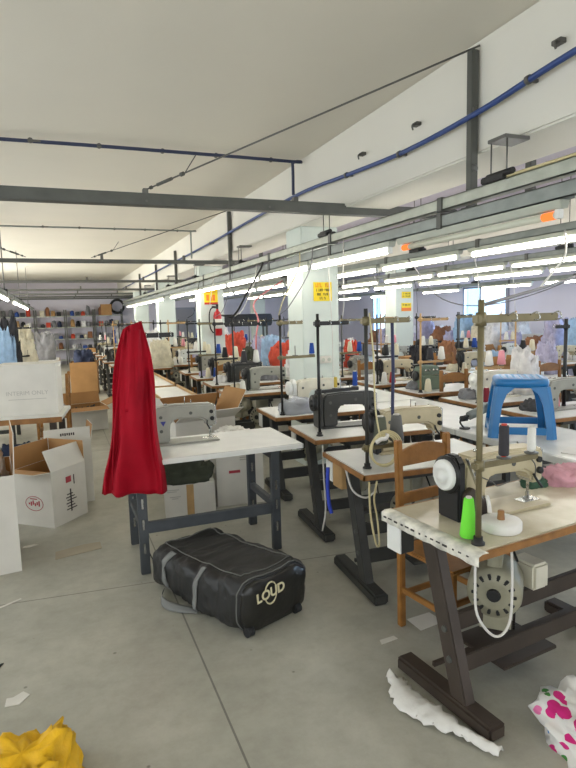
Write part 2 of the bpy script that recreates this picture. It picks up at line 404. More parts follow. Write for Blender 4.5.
# ------------------------------------------------------------------ light rails
def make_rail(x, y0, y1, z, w, h, m, label, cat='rail', joints=True):
    t = thing('hanging_light_rail', label, cat, (x, y0, z), 0, 'overhead rails carrying tubes and power')
    b = MB(); b.box(-w / 2, w / 2, 0, y1 - y0, 0, .006); b.box(-w / 2, -w / 2 + .005, 0, y1 - y0, 0, h); b.box(w / 2 - .005, w / 2, 0, y1 - y0, 0, h)
    b.box(-w / 2, -w / 4, 0, y1 - y0, h - .005, h); b.box(w / 4, w / 2, 0, y1 - y0, h - .005, h)
    b.build('channel', m, t)
    if joints:
        y = 3.4
        while y < min(y1 - y0, 11):
            MB().box(-w / 2 - .008, w / 2 + .008, y, y + .05, -.008, h + .008, .003).build('joint', M['steel'], t); y += 1.55
    return t
def make_tube(lit=True):
    t = thing('ceiling_tube_light', '', 'tube light')
    b = MB(); b.prism([(-.022, .0), (.022, .0), (.034, .040), (-.034, .040)], 0, 1.42, 'xz', .003); b.build('batten', M['fixt'], t)
    MB().cyl((0, .05, -.026), (0, 1.37, -.026), .0185, n=12).build('tube', M['tube'] if lit else M['tubedead'], t)
    for y in (.02, 1.37):
        MB().box(-.016, .016, y, y + .03, -.045, 0, .003).build('lamp_holder', M['white'], t)
    if not lit:
        for y in (.055, 1.30):
            MB().cyl((0, y, -.026), (0, y + .075, -.026), .0205, n=12).build('glowing_end', M['ember'], t)
    return t
LIT = make_tube(); DEAD = make_tube(False)
def row_of_tubes(x, z, starts, rowname, dead=(), first=None):
    k = 0
    for y in starts:
        p = DEAD if k in dead else LIT
        dup(p, '%s fluorescent tube, %s from the camera under the %s' % ('unlit' if k in dead else 'glowing white', ORD[k], rowname), (x, y, z), 0, 'tube lights of the ' + rowname)
        k += 1
make_rail(2.29, -.4, 21.5, 2.275, .06, .07, M['rail'], 'pale grey upper rail running the hall over the aisle sewing tables')
make_rail(2.29, -.4, 21.5, 2.17, .07, .075, M['raild'], 'darker grey lower rail under the pale one over the aisle sewing tables')
row_of_tubes(2.29, 2.128, [.6, 2.1, 3.62, 5.07, 6.52, 7.97, 9.42, 10.87, 13.1, 14.55, 16.0, 17.45, 18.9], 'aisle rail', dead=(1,))
make_rail(3.6, .8, 20, 2.225, .07, .06, M['raild'], 'grey rail over the long white tables beside the first column')
row_of_tubes(3.6, 2.19, [1.4, 2.95, 4.5, 6.0, 7.5, 9.0, 10.5, 12, 13.5, 15], 'white-table rail')
make_rail(5.35, 2.0, 20, 2.255, .07, .06, M['raild'], 'grey rail over the middle machine row', joints=True)
row_of_tubes(5.35, 2.22, [2.8, 4.3, 5.8, 7.3, 8.9, 10.5, 12, 13.5, 15], 'middle rail')
make_rail(6.2, 3.0, 18, 2.215, .07, .06, M['raild'], 'grey rail over the machine row before the right columns')
row_of_tubes(6.2, 2.18, [4.5, 6.0, 7.5, 9.1, 10.7, 12.3], 'right-column rail')
make_rail(8.4, 4.0, 18, 2.18, .07, .06, M['raild'], 'grey rail nearest the window wall over the cloth heaps')
row_of_tubes(8.4, 2.145, [5, 6.7, 8.4, 10.5, 13, 15], 'window-side rail')
make_rail(-2.2, 7.0, 22, 2.3, .07, .06, M['raild'], 'grey rail over the cluttered benches along the left wall')
row_of_tubes(-2.2, 2.265, [7.4, 9.4, 11.4, 13.4, 15.4, 17.4, 19.4, 21], 'left wall rail')  # unseen rail and tubes added to brighten the far left
make_rail(10.2, .8, 9, 2.4, .07, .06, M['raild'], 'grey rail along the window wall outside the view')
row_of_tubes(10.2, 2.365, [1, 2.8, 4.6, 6.4], 'window wall rail')  # unseen rail and tubes added to brighten the right side
make_rail(-.72, 5, 21.5, 2.09, .07, .06, M['raild'], 'grey rail above the cluttered benches on the box side of the aisle')
row_of_tubes(-.72, 2.055, [7.6, 9.1, 11.6, 13.1, 14.6, 16.1], 'bench-side rail')
for k, (x, zr, ys) in enumerate(((2.29, 2.345, (1.6, 2.55, 4.7, 7.3, 9.9, 12.5, 16)), (3.6, 2.285, (2.5, 5.2, 9, 13)), (5.35, 2.315, (3.2, 4.9, 7.9, 11)), (6.2, 2.275, (4.6, 8, 12)), (8.4, 2.24, (6, 10, 14)), (-.72, 2.15, (6, 10, 14, 18)))):
    for j, y in enumerate(ys):
        top = CZ if k not in (0,) else 2.56
        t = thing('hanging_rod_pair', 'pair of thin threaded rods hanging the %s, %s from the camera' % (['aisle rail', 'white-table rail', 'middle rail', 'right-column rail', 'window-side rail', 'bench-side rail'][k], ORD[j]),
                  'hanger', (x, y, zr), 0, 'suspension rods of the light rails')
        for dy in (-.06, .06): MB().cyl((0, dy, 0), (0, dy, top - zr), .0045, n=6).build('rod', M['rod'], t)
        b = MB(); b.box(-.05, .05, -.09, .09, 0, .035, .006); b.cyl((-.03, -.14, .03), (-.03, .05, .03), .017, n=10); b.build('clamp', M['black'], t)
        if k == 0: MB().box(-.02, .15, -.07, .07, top - zr, top - zr + .02, .003).build('beam_bracket', M['rod'], t)
# ribbed trunking seen under the unlit tube
def cable(label, pts, r, m, name='hanging_cable', cat='cable', group=None):
    b = MB(); o = Vector(pts[0]); b.tube([Vector(p) - o for p in pts], r, 6)
    return tag(b.build(name, m, None, o), label, cat, group)
mk = lambda n, c: mat(n, c, .6)
BK, WH, PK, YL, GR = mk('black_cable', (30, 30, 30)), mk('white_cable', (208, 204, 196)), mk('pink_cable', (206, 130, 130)), mk('yellowish_cable', (196, 184, 140)), mk('grey_cable', (120, 118, 120))
cable('thick black cable looping down from the aisle rail before the fire extinguisher', [(2.25, 6.3, 2.27), (2.2, 6.3, 2.16), (2.0, 6.2, 1.9), (1.95, 6.4, 1.72), (1.9, 6.5, 1.66), (1.80, 6.55, 1.68)], .012, BK)
cable('pale cord from the aisle rail slanting down to the third thread stand', [(2.24, 5.2, 2.26), (2.2, 5.15, 2.1), (1.93, 4.88, 1.8), (1.88, 4.88, 1.66)], .006, YL)
cable('slack white cord hanging from the aisle rail in front of the near column sign', [(2.25, 4.3, 2.27), (2.24, 4.3, 2.0), (2.22, 4.25, 1.76), (2.23, 4.3, 1.63)], .004, WH)
cable('white cord hanging behind the near sign from the aisle rail', [(2.25, 4.6, 2.27), (2.26, 4.6, 1.9), (2.28, 4.6, 1.5), (2.28, 4.6, 1.1)], .004, WH)
cable('twisted pale pink cable dropping from the white-table rail', [(3.55, 9.0, 2.24), (3.05, 9, 1.9), (3.1, 9, 1.6), (3.05, 9, 1.3), (3.05, 9, .95)], .014, PK)
cable('white cable drooping from the middle rail at the frame edge', [(3.55, 3.25, 2.23), (3.56, 3.25, 2.05), (3.5, 3.3, 1.93), (3.36, 3.3, 1.80)], .008, WH)
cable('grey cable swagging across the window from the middle rail to the big thread stand', [(5.30, 3.6, 2.26), (4.0, 3.2, 2.03), (3.2, 2.6, 1.93), (2.2, 2.0, 1.78), (1.46, 1.7, 1.67)], .007, GR)
cable('thin grey wire swagging low before the window wall', [(3.55, 5.3, 2.22), (3.7, 4.9, 1.78), (4.4, 4.9, 1.72), (5.1, 4.6, 1.95), (5.30, 4.4, 2.26)], .006, GR)
cable('beige power lead lying on the upper aisle rail from its clamp', [(2.27, 2.5, 2.356), (2.28, 2.1, 2.356), (2.28, 1.2, 2.356), (2.27, .4, 2.356)], .010, YL)
cable('navy strap hanging from the tan bar over the second sewing table', [(1.83, 2.9, 1.60), (1.835, 2.9, 1.3), (1.83, 2.9, 1.1), (1.83, 2.89, .97)], .010, mk('navy_strap', (34, 40, 74)), 'navy_strap', 'strap')

for k, (x, y) in enumerate(((1.92, 6.4), (1.95, 7.4), (2.0, 8.4), (2.0, 9.35), (1.86, 4.8))):
    cable('%s cord dropping from the aisle rail to the thread stands, %s along the row' % (['white', 'grey', 'white', 'black', 'grey'][k], ORD[k]), [(2.245, y + .1, 2.27), (2.2, y + .1, 2.05), (x + .12, y + .05, 1.75), (x, y, 1.665)], .005, [WH, GR, WH, BK, GR][k], group='cords down to the stands')
for k, (x, y) in enumerate(((3.75, 4.4), (3.74, 6.25), (5.42, 5.7), (5.4, 7.8))):
    cable('thin cord dropping to a stand beyond the stool tables, %s from the camera' % ORD[k], [(x - .05, y + .05, 2.22), (x + .02, y + .06, 2.0), (x, y, 1.65)], .004, [WH, GR, WH, BK][k], group='cords down beyond the stool')
# signs and extinguisher
def sign(label, loc, w, h, layers):
    t = thing('warning_sign', label, 'sign', loc, 0, 'yellow warning signs on columns')
    MB().box(-w / 2, w / 2, -.006, 0, -h / 2, h / 2, .001).build('board', M['sign'], t)
    for nm, m, marks in layers:
        b = MB()
        for (x, z, ww, hh) in marks: b.box((x - ww / 2) * w, (x + ww / 2) * w, -.0085, -.006, (z - hh / 2) * h, (z + hh / 2) * h)
        b.build(nm, m, t)
def glyphs(z, x0, x1, hh, n, seed):
    r = random.Random(seed); out = []; step = (x1 - x0) / n
    for i in range(n):
        if r.random() < .1: continue
        x = x0 + (i + .5) * step; k = r.randrange(3)
        out.append((x - step * .26, z, step * .2, hh))
        if k != 0: out.append((x, z + hh * .38, step * .6, hh * .22))
        if k != 1: out.append((x, z - hh * .38, step * .6, hh * .22))
        if k == 2: out.append((x + step * .22, z, step * .2, hh))
    return out
sign('yellow sign with orange heading and black lines on the nearest column', (2.665, 5.595, 1.90), .215, .20,
     [('heading', M['signo'], glyphs(.33, -.4, .4, .2, 9, 1)), ('lettering', M['ink'], glyphs(.08, -.36, .36, .13, 11, 2) + glyphs(-.14, -.32, .3, .13, 9, 3) + glyphs(-.35, -.18, .18, .13, 6, 4))])
sign('yellow sign with red lower band above the fire extinguisher', (2.62, 10.195, 2.03), .25, .27,
     [('band', M['signr'], [(0, -.43, 1, .14)]), ('lettering', M['signr'], glyphs(.32, -.4, .4, .12, 9, 5)), ('emblem', M['signo'], [(-.25, -.05, .2, .4), (.2, -.05, .2, .4), (0, -.1, .1, .3)])])
sign('upper yellowish sign on the far right column', (6.78, 10.195, 2.02), .22, .13, [('lettering', M['ink'], glyphs(.2, -.4, .4, .2, 9, 6) + glyphs(-.2, -.4, .4, .2, 9, 7))])
sign('lower orange and yellow sign on the far right column', (6.78, 10.195, 1.77), .24, .17, [('band', M['signo'], [(0, -.28, .98, .4)]), ('lettering', M['ink'], glyphs(.25, -.4, .4, .18, 9, 8))])
e = thing('fire_extinguisher', 'red fire extinguisher with pale label hung on the second column', 'fire extinguisher', (2.70, 10.09, 1.33))
MB().lathe([(.05, 0), (.075, .02), (.075, .36), (.055, .42), (.025, .45), (.025, .48)], n=18).build('cylinder_body', M['ext'], e)
MB().lathe([(.0765, .13), (.0765, .30)], n=18).build('paper_label', M['cwhite'], e)
b = MB(); b.cyl((0, 0, .47), (0, 0, .52), .022, n=10); b.box(-.10, .02, -.012, .012, .52, .535, .003); b.box(-.09, .02, -.012, .012, .555, .567, .003); b.box(-.02, .02, -.015, .015, .51, .565); b.build('valve', M['black'], e)
MB().tube([(.0, 0, .50), (-.1, 0, .50), (-.15, 0, .38), (-.14, 0, .15), (-.09, -.02, .05)], .012).build('hose', M['rubber'], e)
MB().box(-.03, .03, .075, .10, .2, .4).build('wall_hook', M['rod'], e)
# sockets on first column
b = thing('socket_block', 'beige double socket block on the nearest column below the sign', 'socket', (2.68, 5.6, 1.17))
MB().box(-.07, .07, -.03, 0, -.04, .04, .006).build('housing', M['cwhite'], b)
for dx in (-.035, .035): MB().lathe([(.02, 0), (.02, .004)], (dx, -.034, 0), (0, -1, 0), 12).build('outlet', M['fixt'], b)

# ------------------------------------------------------------------ sewing tables
def motor_parts(t, x, y, m):
    mo = MB(); TW_ = Matrix.Translation((x + .12, y, 0)) @ Matrix.Rotation(R(38), 4, 'Z') @ Matrix.Translation((-x - .12, -y, 0))
    mo.lathe([(.06, 0), (.105, .012), (.115, .03), (.115, .20), (.10, .22), (.05, .235), (.05, .25)], (x, y, .44), (1, 0, 0), 22)
    mo.box(x + .02, x + .26, y - .07, y + .07, .27, .36, .012); mo.box(x + .03, x + .22, y - .03, y + .03, .54, .70, .01)
    mo.xf(0, TW_); o = mo.build('motor', m, t)
    v = MB()
    for k in range(14):
        a = 2 * PI * k / 14; v.box(-.004, .004, .05, .092, -.007, .007, .002, rot=Matrix.Rotation(a, 4, 'X'), at=(x + .006, y, .44))
    v.lathe([(.03, 0), (.026, .01)], (x - .0, y, .44), (-1, 0, 0), 14); v.xf(0, TW_)
    v.build('fan_vents', M['black'], o)
    MB().lathe([(.04, 0), (.045, .01), (.02, .02), (.045, .03), (.04, .04)], (x + .25, y + .07, .44), (1, .4, 0), 16).build('pulley', M['black'], o)
    MB().box(x + .26, x + .36, y - .09, y + .05, .40, .52, .012).build('control_box', PAL['cream'], o)
    MB().tube([(x + .27, y, .485), (x + .20, y + .06, .74)], .006).build('belt', M['rubber'], o)

def sewing_table(name, label, loc, rotz, Lw, D, top, edge, leg, style='slant', motor=True, group=None, tape=False, mx=.42):
    t = thing(name, label, 'sewing table', loc, rotz, group)
    tp = MB().box(0, Lw, 0, D, TT - .032, TT, .006).build('tabletop', top, t)
    e = MB(); e.box(-.012, 0.0005, -.012, D + .012, TT - .034, TT - .003, .003); e.box(Lw - .0005, Lw + .012, -.012, D + .012, TT - .034, TT - .003, .003)
    e.box(-.012, Lw + .012, -.012, .0005, TT - .034, TT - .003, .003); e.box(-.012, Lw + .012, D - .0005, D + .012, TT - .034, TT - .003, .003)
    e.build('edge_band', edge, tp)
    if style == 'slant':
        for lx in (.075, Lw - .16):
            g = MB()
            g.prism([(D * .52, TT - .034), (D * .68, TT - .034), (D * .32, .05), (D * .16, .05)], lx - .028, lx + .028, 'yz', .005)
            o = g.build('leg', leg, t)
            MB().box(lx - .045, lx + .045, -.05, D * .93, .0, .065, .012).build('foot', leg, o)
            MB().box(lx - .05, lx + .05, D * .15, D * .92, TT - .05, TT - .032, .003).build('top_bracket', leg, o)
            for zz, yy in ((.22, .335), (.34, .39)): MB().lathe([(.016, 0), (.012, .01)], (lx - .026, D * yy, zz), (-1, 0, 0), 10).build('bolt', M['steel'], o)
        for zz, yy in ((.20, .27), (.34, .40)):
            MB().box(.10, Lw - .185, D * yy, D * yy + .028, zz - .04, zz + .04, .004).build('cross_rail', leg, t)
    else:
        for lx in (.09, Lw - .19):
            for yy in (.03, D - .09):
                g = MB(); g.box(lx - .03, lx + .03, yy, yy + .05, 0, TT - .032, .004)
                o = g.build('leg', leg, t)
                for zz in (.14, .30, .44): MB().box(lx - .008, lx + .008, yy - .002, yy + .001, zz, zz + .07, .0015).build('slot', M['chrome'], o)
            MB().box(lx - .028, lx + .028, .08, D - .09, TT - .10, TT - .034, .004).build('side_rail', leg, t)
            MB().box(lx - .022, lx + .022, .08, D - .09, .30, .35, .004).build('side_rail', leg, t)
        MB().box(.09, Lw - .22, .035, .07, .27, .345, .004).build('cross_rail', leg, t)
    if style == 'slant': MB().box(mx - .24, mx + .24, D * .22, D * .78, TT - .10, TT - .033, .01).build('oil_pan', M['legg'], t)
    if motor:
        motor_parts(t, mx - .18, D * .45, M['motor'])
        p = MB(); p.box(mx - .12, mx + .22, D * .25, D * .80, .10, .118, .004, rot=None)
        p.box(.10, Lw - .2, D * .6, D * .63, .085, .105); p.build('pedal', leg, t)
        MB().cyl((mx + .16, D * .6, .115), (mx + .1, D * .5, .36), .006, n=8).build('pedal_rod', M['chrome'], t)
        s_ = MB(); s_.box(.012, .09, D * .82, D * .98, TT - .18, TT - .045, .006); sb = s_.build('switch_box', M['legg'], t)
        MB().box(.004, .013, D * .815, D * .985, TT - .175, TT - .05, .002).build('cover_plate', M['white'], sb)
    if tape:
        g = MB()
        grid = []
        for j in range(30):
            y = -.03 + (D + .03) * j / 29
            row = []
            for x, z in ((.035, TT + .002), (.0, TT + .003), (-.017, TT - .004), (-.018, TT - .045 - .006 * noise.noise((y * 20, 0, 0)))):
                row.append((x + .004 * noise.noise((y * 15, x * 30, 3)), y, z + .0015 * noise.noise((y * 30, x * 20, 9))))
            grid.append(row)
        g.slab(grid, (-.0018, 0, .0012)); g.build('edge_tape', M['tape'], t)
        k = MB()
        rr = random.Random(4)
        for j in range(14):
            y = .02 + j * .038; k.box(-.0225, -.0195, y, y + .006 + rr.random() * .02, TT - .021 - rr.random() * .004, TT - .0165)
        k.build('tape_print', M['ink'], t)
    return t

# ------------------------------------------------------------------ sewing machines
def sewing_machine(label, loc, rotz, body, guard, wheel, group=None, pad=True):
    """machine seen from its back: handwheel at -x, needle at +x, operator beyond at +y"""
    t = thing('sewing_machine', label, 'sewing machine', loc, rotz, group)
    m = MB()
    m.box(-.25, .25, -.088, .088, 0, .012, .004)
    m.prism([(-.225, .008), (-.232, .12), (-.225, .235), (-.195, .27), (-.06, .282), (.10, .276), (.215, .272), (.236, .25), (.236, .125), (.222, .105), (.17, .105), (.158, .15), (.12, .17), (-.06, .178), (-.09, .16), (-.102, .12), (-.104, .008)], -.052, .052, 'xz', .014, 3)
    bo = m.build('body', body, t)
    MB().box(.165, .242, -.046, .046, .112, .262, .008).build('face_plate', M['chrome'], t)
    MB().lathe([(.02, 0), (.06, .0), (.066, .008), (.066, .030), (.058, .036), (.03, .03), (.03, .045), (.0, .047)], (-.272, 0, .20), (-1, 0, 0), 22).build('handwheel', wheel, t)
    MB().prism([(-.064, .0), (.07, .0), (.075, .12), (.06, .262), (.02, .285), (-.03, .285), (-.06, .25)], -.270, -.228, 'yz', .008).build('belt_guard', guard, t)
    b = MB(); b.cyl((.195, 0, .02), (.195, 0, .13), .0035, n=8); b.cyl((.195, 0, .075), (.195, 0, .125), .007, n=10); b.build('needle_bar', M['chrome'], t)
    b = MB(); b.cyl((.208, .012, .03), (.208, .012, .125), .006, n=10); b.box(.185, .215, -.02, .028, .014, .02, .002); b.box(.200, .214, .004, .02, .018, .045, .002); b.build('presser_foot', M['chrome'], t)
    b = MB(); b.box(.14, .25, -.03, .03, .012, .0145, .001); b.build('needle_plate', M['chrome'], t)
    b = MB(); b.tube([(.17, -.055, .15), (.16, -.085, .13), (.175, -.10, .10)], .006); b.lathe([(.016, 0), (.016, .015), (.008, .018)], (.205, -.052, .165), (0, -1, 0), 12); b.lathe([(.014, 0), (.014, .012)], (.20, -.052, .215), (0, -1, 0), 12); b.build('lifter_lever', M['black'], t)
    b = MB(); b.cyl((.02, .0, .275), (.02, 0, .33), .003, n=6); b.cyl((.07, .02, .275), (.07, .02, .30), .004, n=6); b.lathe([(.012, 0), (.012, .01)], (-.12, 0, .279), (0, 0, 1), 12); b.build('thread_guide', M['chrome'], t)
    b = MB(); b.lathe([(.02, 0), (.024, .008), (.018, .02), (.006, .03)], (.15, .052, .205), (0, 1, 0), 14); b.tube([(.20, .058, .19), (.215, .075, .25), (.20, .07, .27)], .004); b.build('tension_dial', M['chrome'], t)
    for (x, z) in ((-.165, .10), (-.165, .2), (.05, .215)): MB().lathe([(.012, 0), (.012, .003)], (x, -.052, z), (0, -1, 0), 12).build('cover_screw', M['steel'], t)
    return t
def overlock_machine(label, loc, rotz, body, group=None):
    t = thing('overlock_machine', label, 'sewing machine', loc, rotz, group)
    m = MB(); m.box(-.16, .16, -.11, .11, 0, .17, .018); m.prism([(-.16, .16), (.10, .16), (.12, .2), (.10, .27), (-.10, .285), (-.16, .25)], -.06, .08, 'xz', .014); m.build('body', body, t)
    MB().lathe([(.02, 0), (.055, 0), (.06, .03), (.03, .04)], (-.165, 0, .16), (-1, 0, 0), 18).build('handwheel', M['black'], t)
    b = MB()
    for k in range(4): b.lathe([(.014, 0), (.016, .012), (.008, .02)], (-.09 + k * .05, -.062, .225), (0, -1, 0), 10)
    b.build('tension_dial', M['chrome'], t)
    MB().box(.02, .2, -.09, .09, .168, .178, .004).build('cloth_plate', M['chrome'], t)
    b = MB(); b.cyl((.11, 0, .175), (.11, 0, .24), .006, n=8); b.box(.09, .13, -.015, .03, .178, .186); b.build('presser_foot', M['chrome'], t)
    MB().box(-.17, -.05, .02, .1, .27, .29, .004).build('top_cover', M['black'], t)
    return t

# ------------------------------------------------------------------ thread stands and spools
def thread_stand(label, loc, rotz, mp, mb, h=.9, bar=.40, tray=.30, traylen=.3, group=None, tr=.011):
    t = thing('thread_stand', label, 'thread stand', loc, rotz, group)
    MB().cyl((0, 0, 0), (0, 0, h), tr, n=12).build('pole', mp, t)
    MB().lathe([(.026, 0), (.026, .008), (.018, .012), (.018, .03)], n=12).build('base_nut', M['black'], t)
    b = MB(); b.box(-.03, bar, -.016, .016, h - .085, h - .055, .003); b.lathe([(.02, 0), (.02, .05)], (0, 0, h - .095), (0, 0, 1), 10); b.build('guide_bar', mb, t)
    for k in range(3): MB().tube([(bar * (.3 + .3 * k), -.016, h - .06), (bar * (.3 + .3 * k), -.05, h - .05), (bar * (.3 + .3 * k), -.06, h - .075), (bar * (.3 + .3 * k), -.035, h - .08)], .003, 5).build('thread_eyelet', M['chrome'], t)
    b = MB(); b.box(-.03, traylen, -.014, .014, tray - .012, tray + .012, .003); b.lathe([(.02, 0), (.02, .04)], (0, 0, tray - .02), (0, 0, 1), 10); b.build('spool_arm', mb, t)
    for x in (traylen * .42, traylen * .92):
        b = MB(); b.lathe([(.028, 0), (.028, .004), (.004, .006), (.004, .09)], (x, 0, tray + .012), (0, 0, 1), 12); b.build('spool_pin', M['rod'], t)
    return t
SPOOLM = {}
def spool_m(k, c): SPOOLM[k] = mat('thread_' + k.replace(' ', '_'), c, .8, bump=.4, bscale=200)
for k, c in {'dark grey': (52, 50, 54), 'white': (220, 218, 210), 'neon green': (116, 226, 60), 'black': (30, 30, 32), 'grey': (98, 98, 96), 'olive grey': (84, 88, 74), 'pink': (226, 150, 158), 'dark red': (120, 24, 40), 'blue': (30, 70, 150), 'cream': (214, 206, 178), 'red': (180, 40, 40), 'yellow': (196, 170, 70)}.items(): spool_m(k, c)
def cone(label, loc, h, r0, r1, key, group=None, core=None):
    t = thing('thread_cone', label, 'thread cone', loc, 0, group)
    MB().lathe([(r0 * .9, .006), (r0, .012), (r1, h - .012), (r1 * .85, h - .006)], n=18).build('thread_winding', SPOOLM[key], t)
    MB().lathe([(r0 * .5, 0), (r0 * .5, .006), (r1 * .6, h)], n=12).build('core', core or M['cwhite'], t)
    return t

# ------------------------------------------------------------------ chairs, cartons, heaps
def wooden_chair(label, loc, rotz, m, group=None, bh=1.0):
    t = thing('wooden_chair', label, 'chair', loc, rotz, group)
    for sx in (-1, 1):
        g = MB(); g.prism([(.165, 0), (.20, 0), (.205, .45), (.225, bh), (.19, bh), (.17, .45)], sx * .17 - .018, sx * .17 + .018, 'yz', .005); g.build('back_post', m, t)
        MB().box(sx * .17 - .018, sx * .17 + .018, -.19, -.154, 0, .43, .005).build('front_leg', m, t)
        MB().box(sx * .17 - .010, sx * .17 + .010, -.16, .17, .19, .22, .003).build('side_stretcher', m, t)
    MB().box(-.205, .205, -.21, .18, .43, .455, .008).build('seat', m, t)
    MB().box(-.16, .16, -.178, -.160, .25, .28, .003).build('front_stretcher', m, t)
    MB().box(-.16, .16, .175, .195, .16, .19, .003).build('rear_stretcher', m, t)
    g = MB(); n = 10
    pts = [(-.155 + .31 * i / n, bh - .14 + .0 * i) for i in range(n + 1)] + [(.155 - .31 * i / n, bh - .06 + .03 * math.sin(PI * i / n) * (1 if 1 else 0)) for i in range(n + 1)]
    g.prism(pts, .195, .215, 'xz', .003); g.build('top_slat', m, t)
    MB().box(-.155, .155, .185, .203, bh - .34, bh - .28, .004).build('lower_slat', m, t)
    return t

def carton(name, label, loc, rotz, w, d, h, outer, inner, flaps=(None,) * 4, group=None, cat='box', tape=None, th=.006, closed=False, FL=1.):
    """flaps: opening angle of front, back, left, right flap in degrees (0 = closed flat, 90 = upright, 180+ hanging)"""
    t = thing(name, label, cat, loc, rotz, group)
    b = MB()
    b.box(-w / 2, w / 2, -d / 2, -d / 2 + th, 0, h); b.box(-w / 2, w / 2, d / 2 - th, d / 2, 0, h)
    b.box(-w / 2, -w / 2 + th, -d / 2 + th, d / 2 - th, 0, h); b.box(w / 2 - th, w / 2, -d / 2 + th, d / 2 - th, 0, h); b.box(-w / 2 + th, w / 2 - th, -d / 2 + th, d / 2 - th, 0, th)
    if closed: b.box(-w / 2, w / 2, -d / 2, -.002, h, h + th); b.box(-w / 2, w / 2, .002, d / 2, h, h + th)
    b.build('box_body', outer, t)
    if not closed:
        li = MB(); e = .0015
        li.box(-w / 2 + th, w / 2 - th, d / 2 - th - e, d / 2 - th, th, h - .002); li.box(-w / 2 + th, w / 2 - th, -d / 2 + th, -d / 2 + th + e, th, h - .002)
        li.box(-w / 2 + th, -w / 2 + th + e, -d / 2 + th, d / 2 - th, th, h - .002); li.box(w / 2 - th - e, w / 2 - th, -d / 2 + th, d / 2 - th, th, h - .002)
        li.build('lining', inner, t)
        spec = [('front', (0, -d / 2, h), 0, w, d * .48), ('back', (0, d / 2, h), PI, w, d * .48), ('left', (-w / 2, 0, h), -PI / 2, d, w * .45), ('right', (w / 2, 0, h), PI / 2, d, w * .45)]
        for (nm, p, rz, fw, fl), a in zip(spec, flaps):
            if a is None: continue
            q = MB(); q.box(-fw / 2 + .004, fw / 2 - .004, 0, fl * FL, -th / 2, th / 2)
            o = q.build('flap', outer, t); o.data.materials.append(inner)
            for p_ in o.data.polygons: p_.material_index = 1 if p_.normal.z < -.5 else 0
            o.matrix_local = Matrix.Translation(p) @ Matrix.Rotation(rz, 4, 'Z') @ Matrix.Rotation(R(a), 4, 'X')
    if tape:
        q = MB(); q.box(-.03, .03, -d / 2 - .0012, -d / 2 + .001, 0.01, h); q.build('packing_tape', tape, t)
    return t

def heap_mesh(w, d, h, seed, n=14, fold=.35, flat=.5, n2=None):
    """soft heap of cloth: closed dome with folds"""
    rings = []; r = random.Random(seed); o = Vector((r.random() * 50, r.random() * 50, r.random() * 50)); K = 36
    for j in range(n + 1):
        t = j / n; u = t * PI / 2
        rad = math.cos(u) ** flat if j < n else .02; z = math.sin(u) ** .85
        ring = []
        for k in range(K):
            a = 2 * PI * k / K; ca, sa = math.cos(a), math.sin(a)
            sq = 1 / max(abs(ca), abs(sa)) ** .45
            p = Vector((ca * rad * sq, sa * rad * sq, z))
            q = p * 1.7 + o; nn = noise.noise(q) + .7 * noise.noise(q * 2.1) + .45 * (1 - abs(noise.noise(q * 3.3)) * 3) + .3 * (1 - abs(noise.noise(q * 6.5)) * 3)
            f = 1 + fold * .38 * nn
            ring.append((p.x * f * w / 2 * .85, p.y * f * d / 2 * .85, max(0, (p.z * h) * (1 + fold * min(.7, max(-.55, .6 * nn)) * (1 - .8 * t * t * t)) if j else 0)))
        rings.append(ring)
    return rings
def heap(name, label, loc, w, d, h, m, seed, cat='cloth', group=None, fold=.62, rotz=0., n=14, flat=.55):
    b = MB(); b.loft(heap_mesh(w, d, h, seed, n, fold, flat)); return tag(b.build(name, m, None, loc, rotz), label, cat, group)
def stack(name, label, loc, w, d, n, cols, seed, rotz=0., th=.04, group=None):
    """folded pieces of cloth lying in one pile, each its own fold part"""
    t = thing(name, label, 'cloth', loc, rotz, group); r = random.Random(seed); z = 0
    for i in range(n):
        hh = th * (.7 + .6 * r.random()); dx, dy = (r.random() - .5) * .05, (r.random() - .5) * .05
        MB().box(-w / 2 + dx, w / 2 + dx, -d / 2 + dy, d / 2 + dy, z, z + hh, hh * .42, seg=3).build('folded_piece', CLOTH[cols[i % len(cols)]], t); z += hh * .985
    return t

# ================================================================== near right: the big worn table
def on(base, rz, x, y, z=0):
    c, s = math.cos(rz), math.sin(rz)
    return (base[0] + c * x - s * y, base[1] + s * x + c * y, z)
A1 = (1.385, 1.625, 0); a1 = R(6)
sewing_table('sewing_table', 'worn white sewing table with brown legs and taped edge, nearest to the camera', A1, a1, 1.25, .55, M['worn'], M['wood'], M['leg'], tape=True, mx=.44)
T1M = sewing_machine('beige sewing machine with white handwheel on the worn table nearest the camera', on(A1, a1, .43, .30, TT), R(3), PAL['beige'], M['black'], M['white'])
MB().beam((-.232, -.068, .275), (-.165, -.085, .10), .028, .004, .001).build('belt_cover', M['chrome'], T1M)
b = MB(); b.prism([(-.25, .014), (-.25, .13), (-.21, .15), (-.135, .09), (-.13, .014)], -.088, -.054, 'xz', .004); b.build('drive_housing', M['leg'], T1M)
MB().lathe([(.075, 0), (.082, .006), (.082, .014), (.06, .018)], (-.271, 0, .20), (-1, 0, 0), 22).build('wheel_rim', M['black'], T1M)
b = MB(); b.tube([(-.16, -.06, .19), (-.10, -.075, .16), (-.05, -.06, .13), (.02, -.06, .14)], .003, 5); b.tube([(.13, -.058, .24), (.16, -.07, .2), (.175, -.06, .14)], .003, 5); b.build('thread_wire', M['rod'], T1M)
S1 = on(A1, a1, .065, .055, TT)
thread_stand('olive metal thread stand rising from the near corner of the worn table', S1, R(4), M['brass'], M['brass'], .93, .39, .31, .30, tr=.012)
for x, k, h, r in ((.126, 'dark grey', .13, .020), (.276, 'white', .105, .017)):
    p = on(S1, R(4), x, 0, TT + .3265)
    cone('%s thread spool on the olive stand of the worn table' % k, p, h, r, r * .93, k, core=M['signr'] if k == 'dark grey' else None)
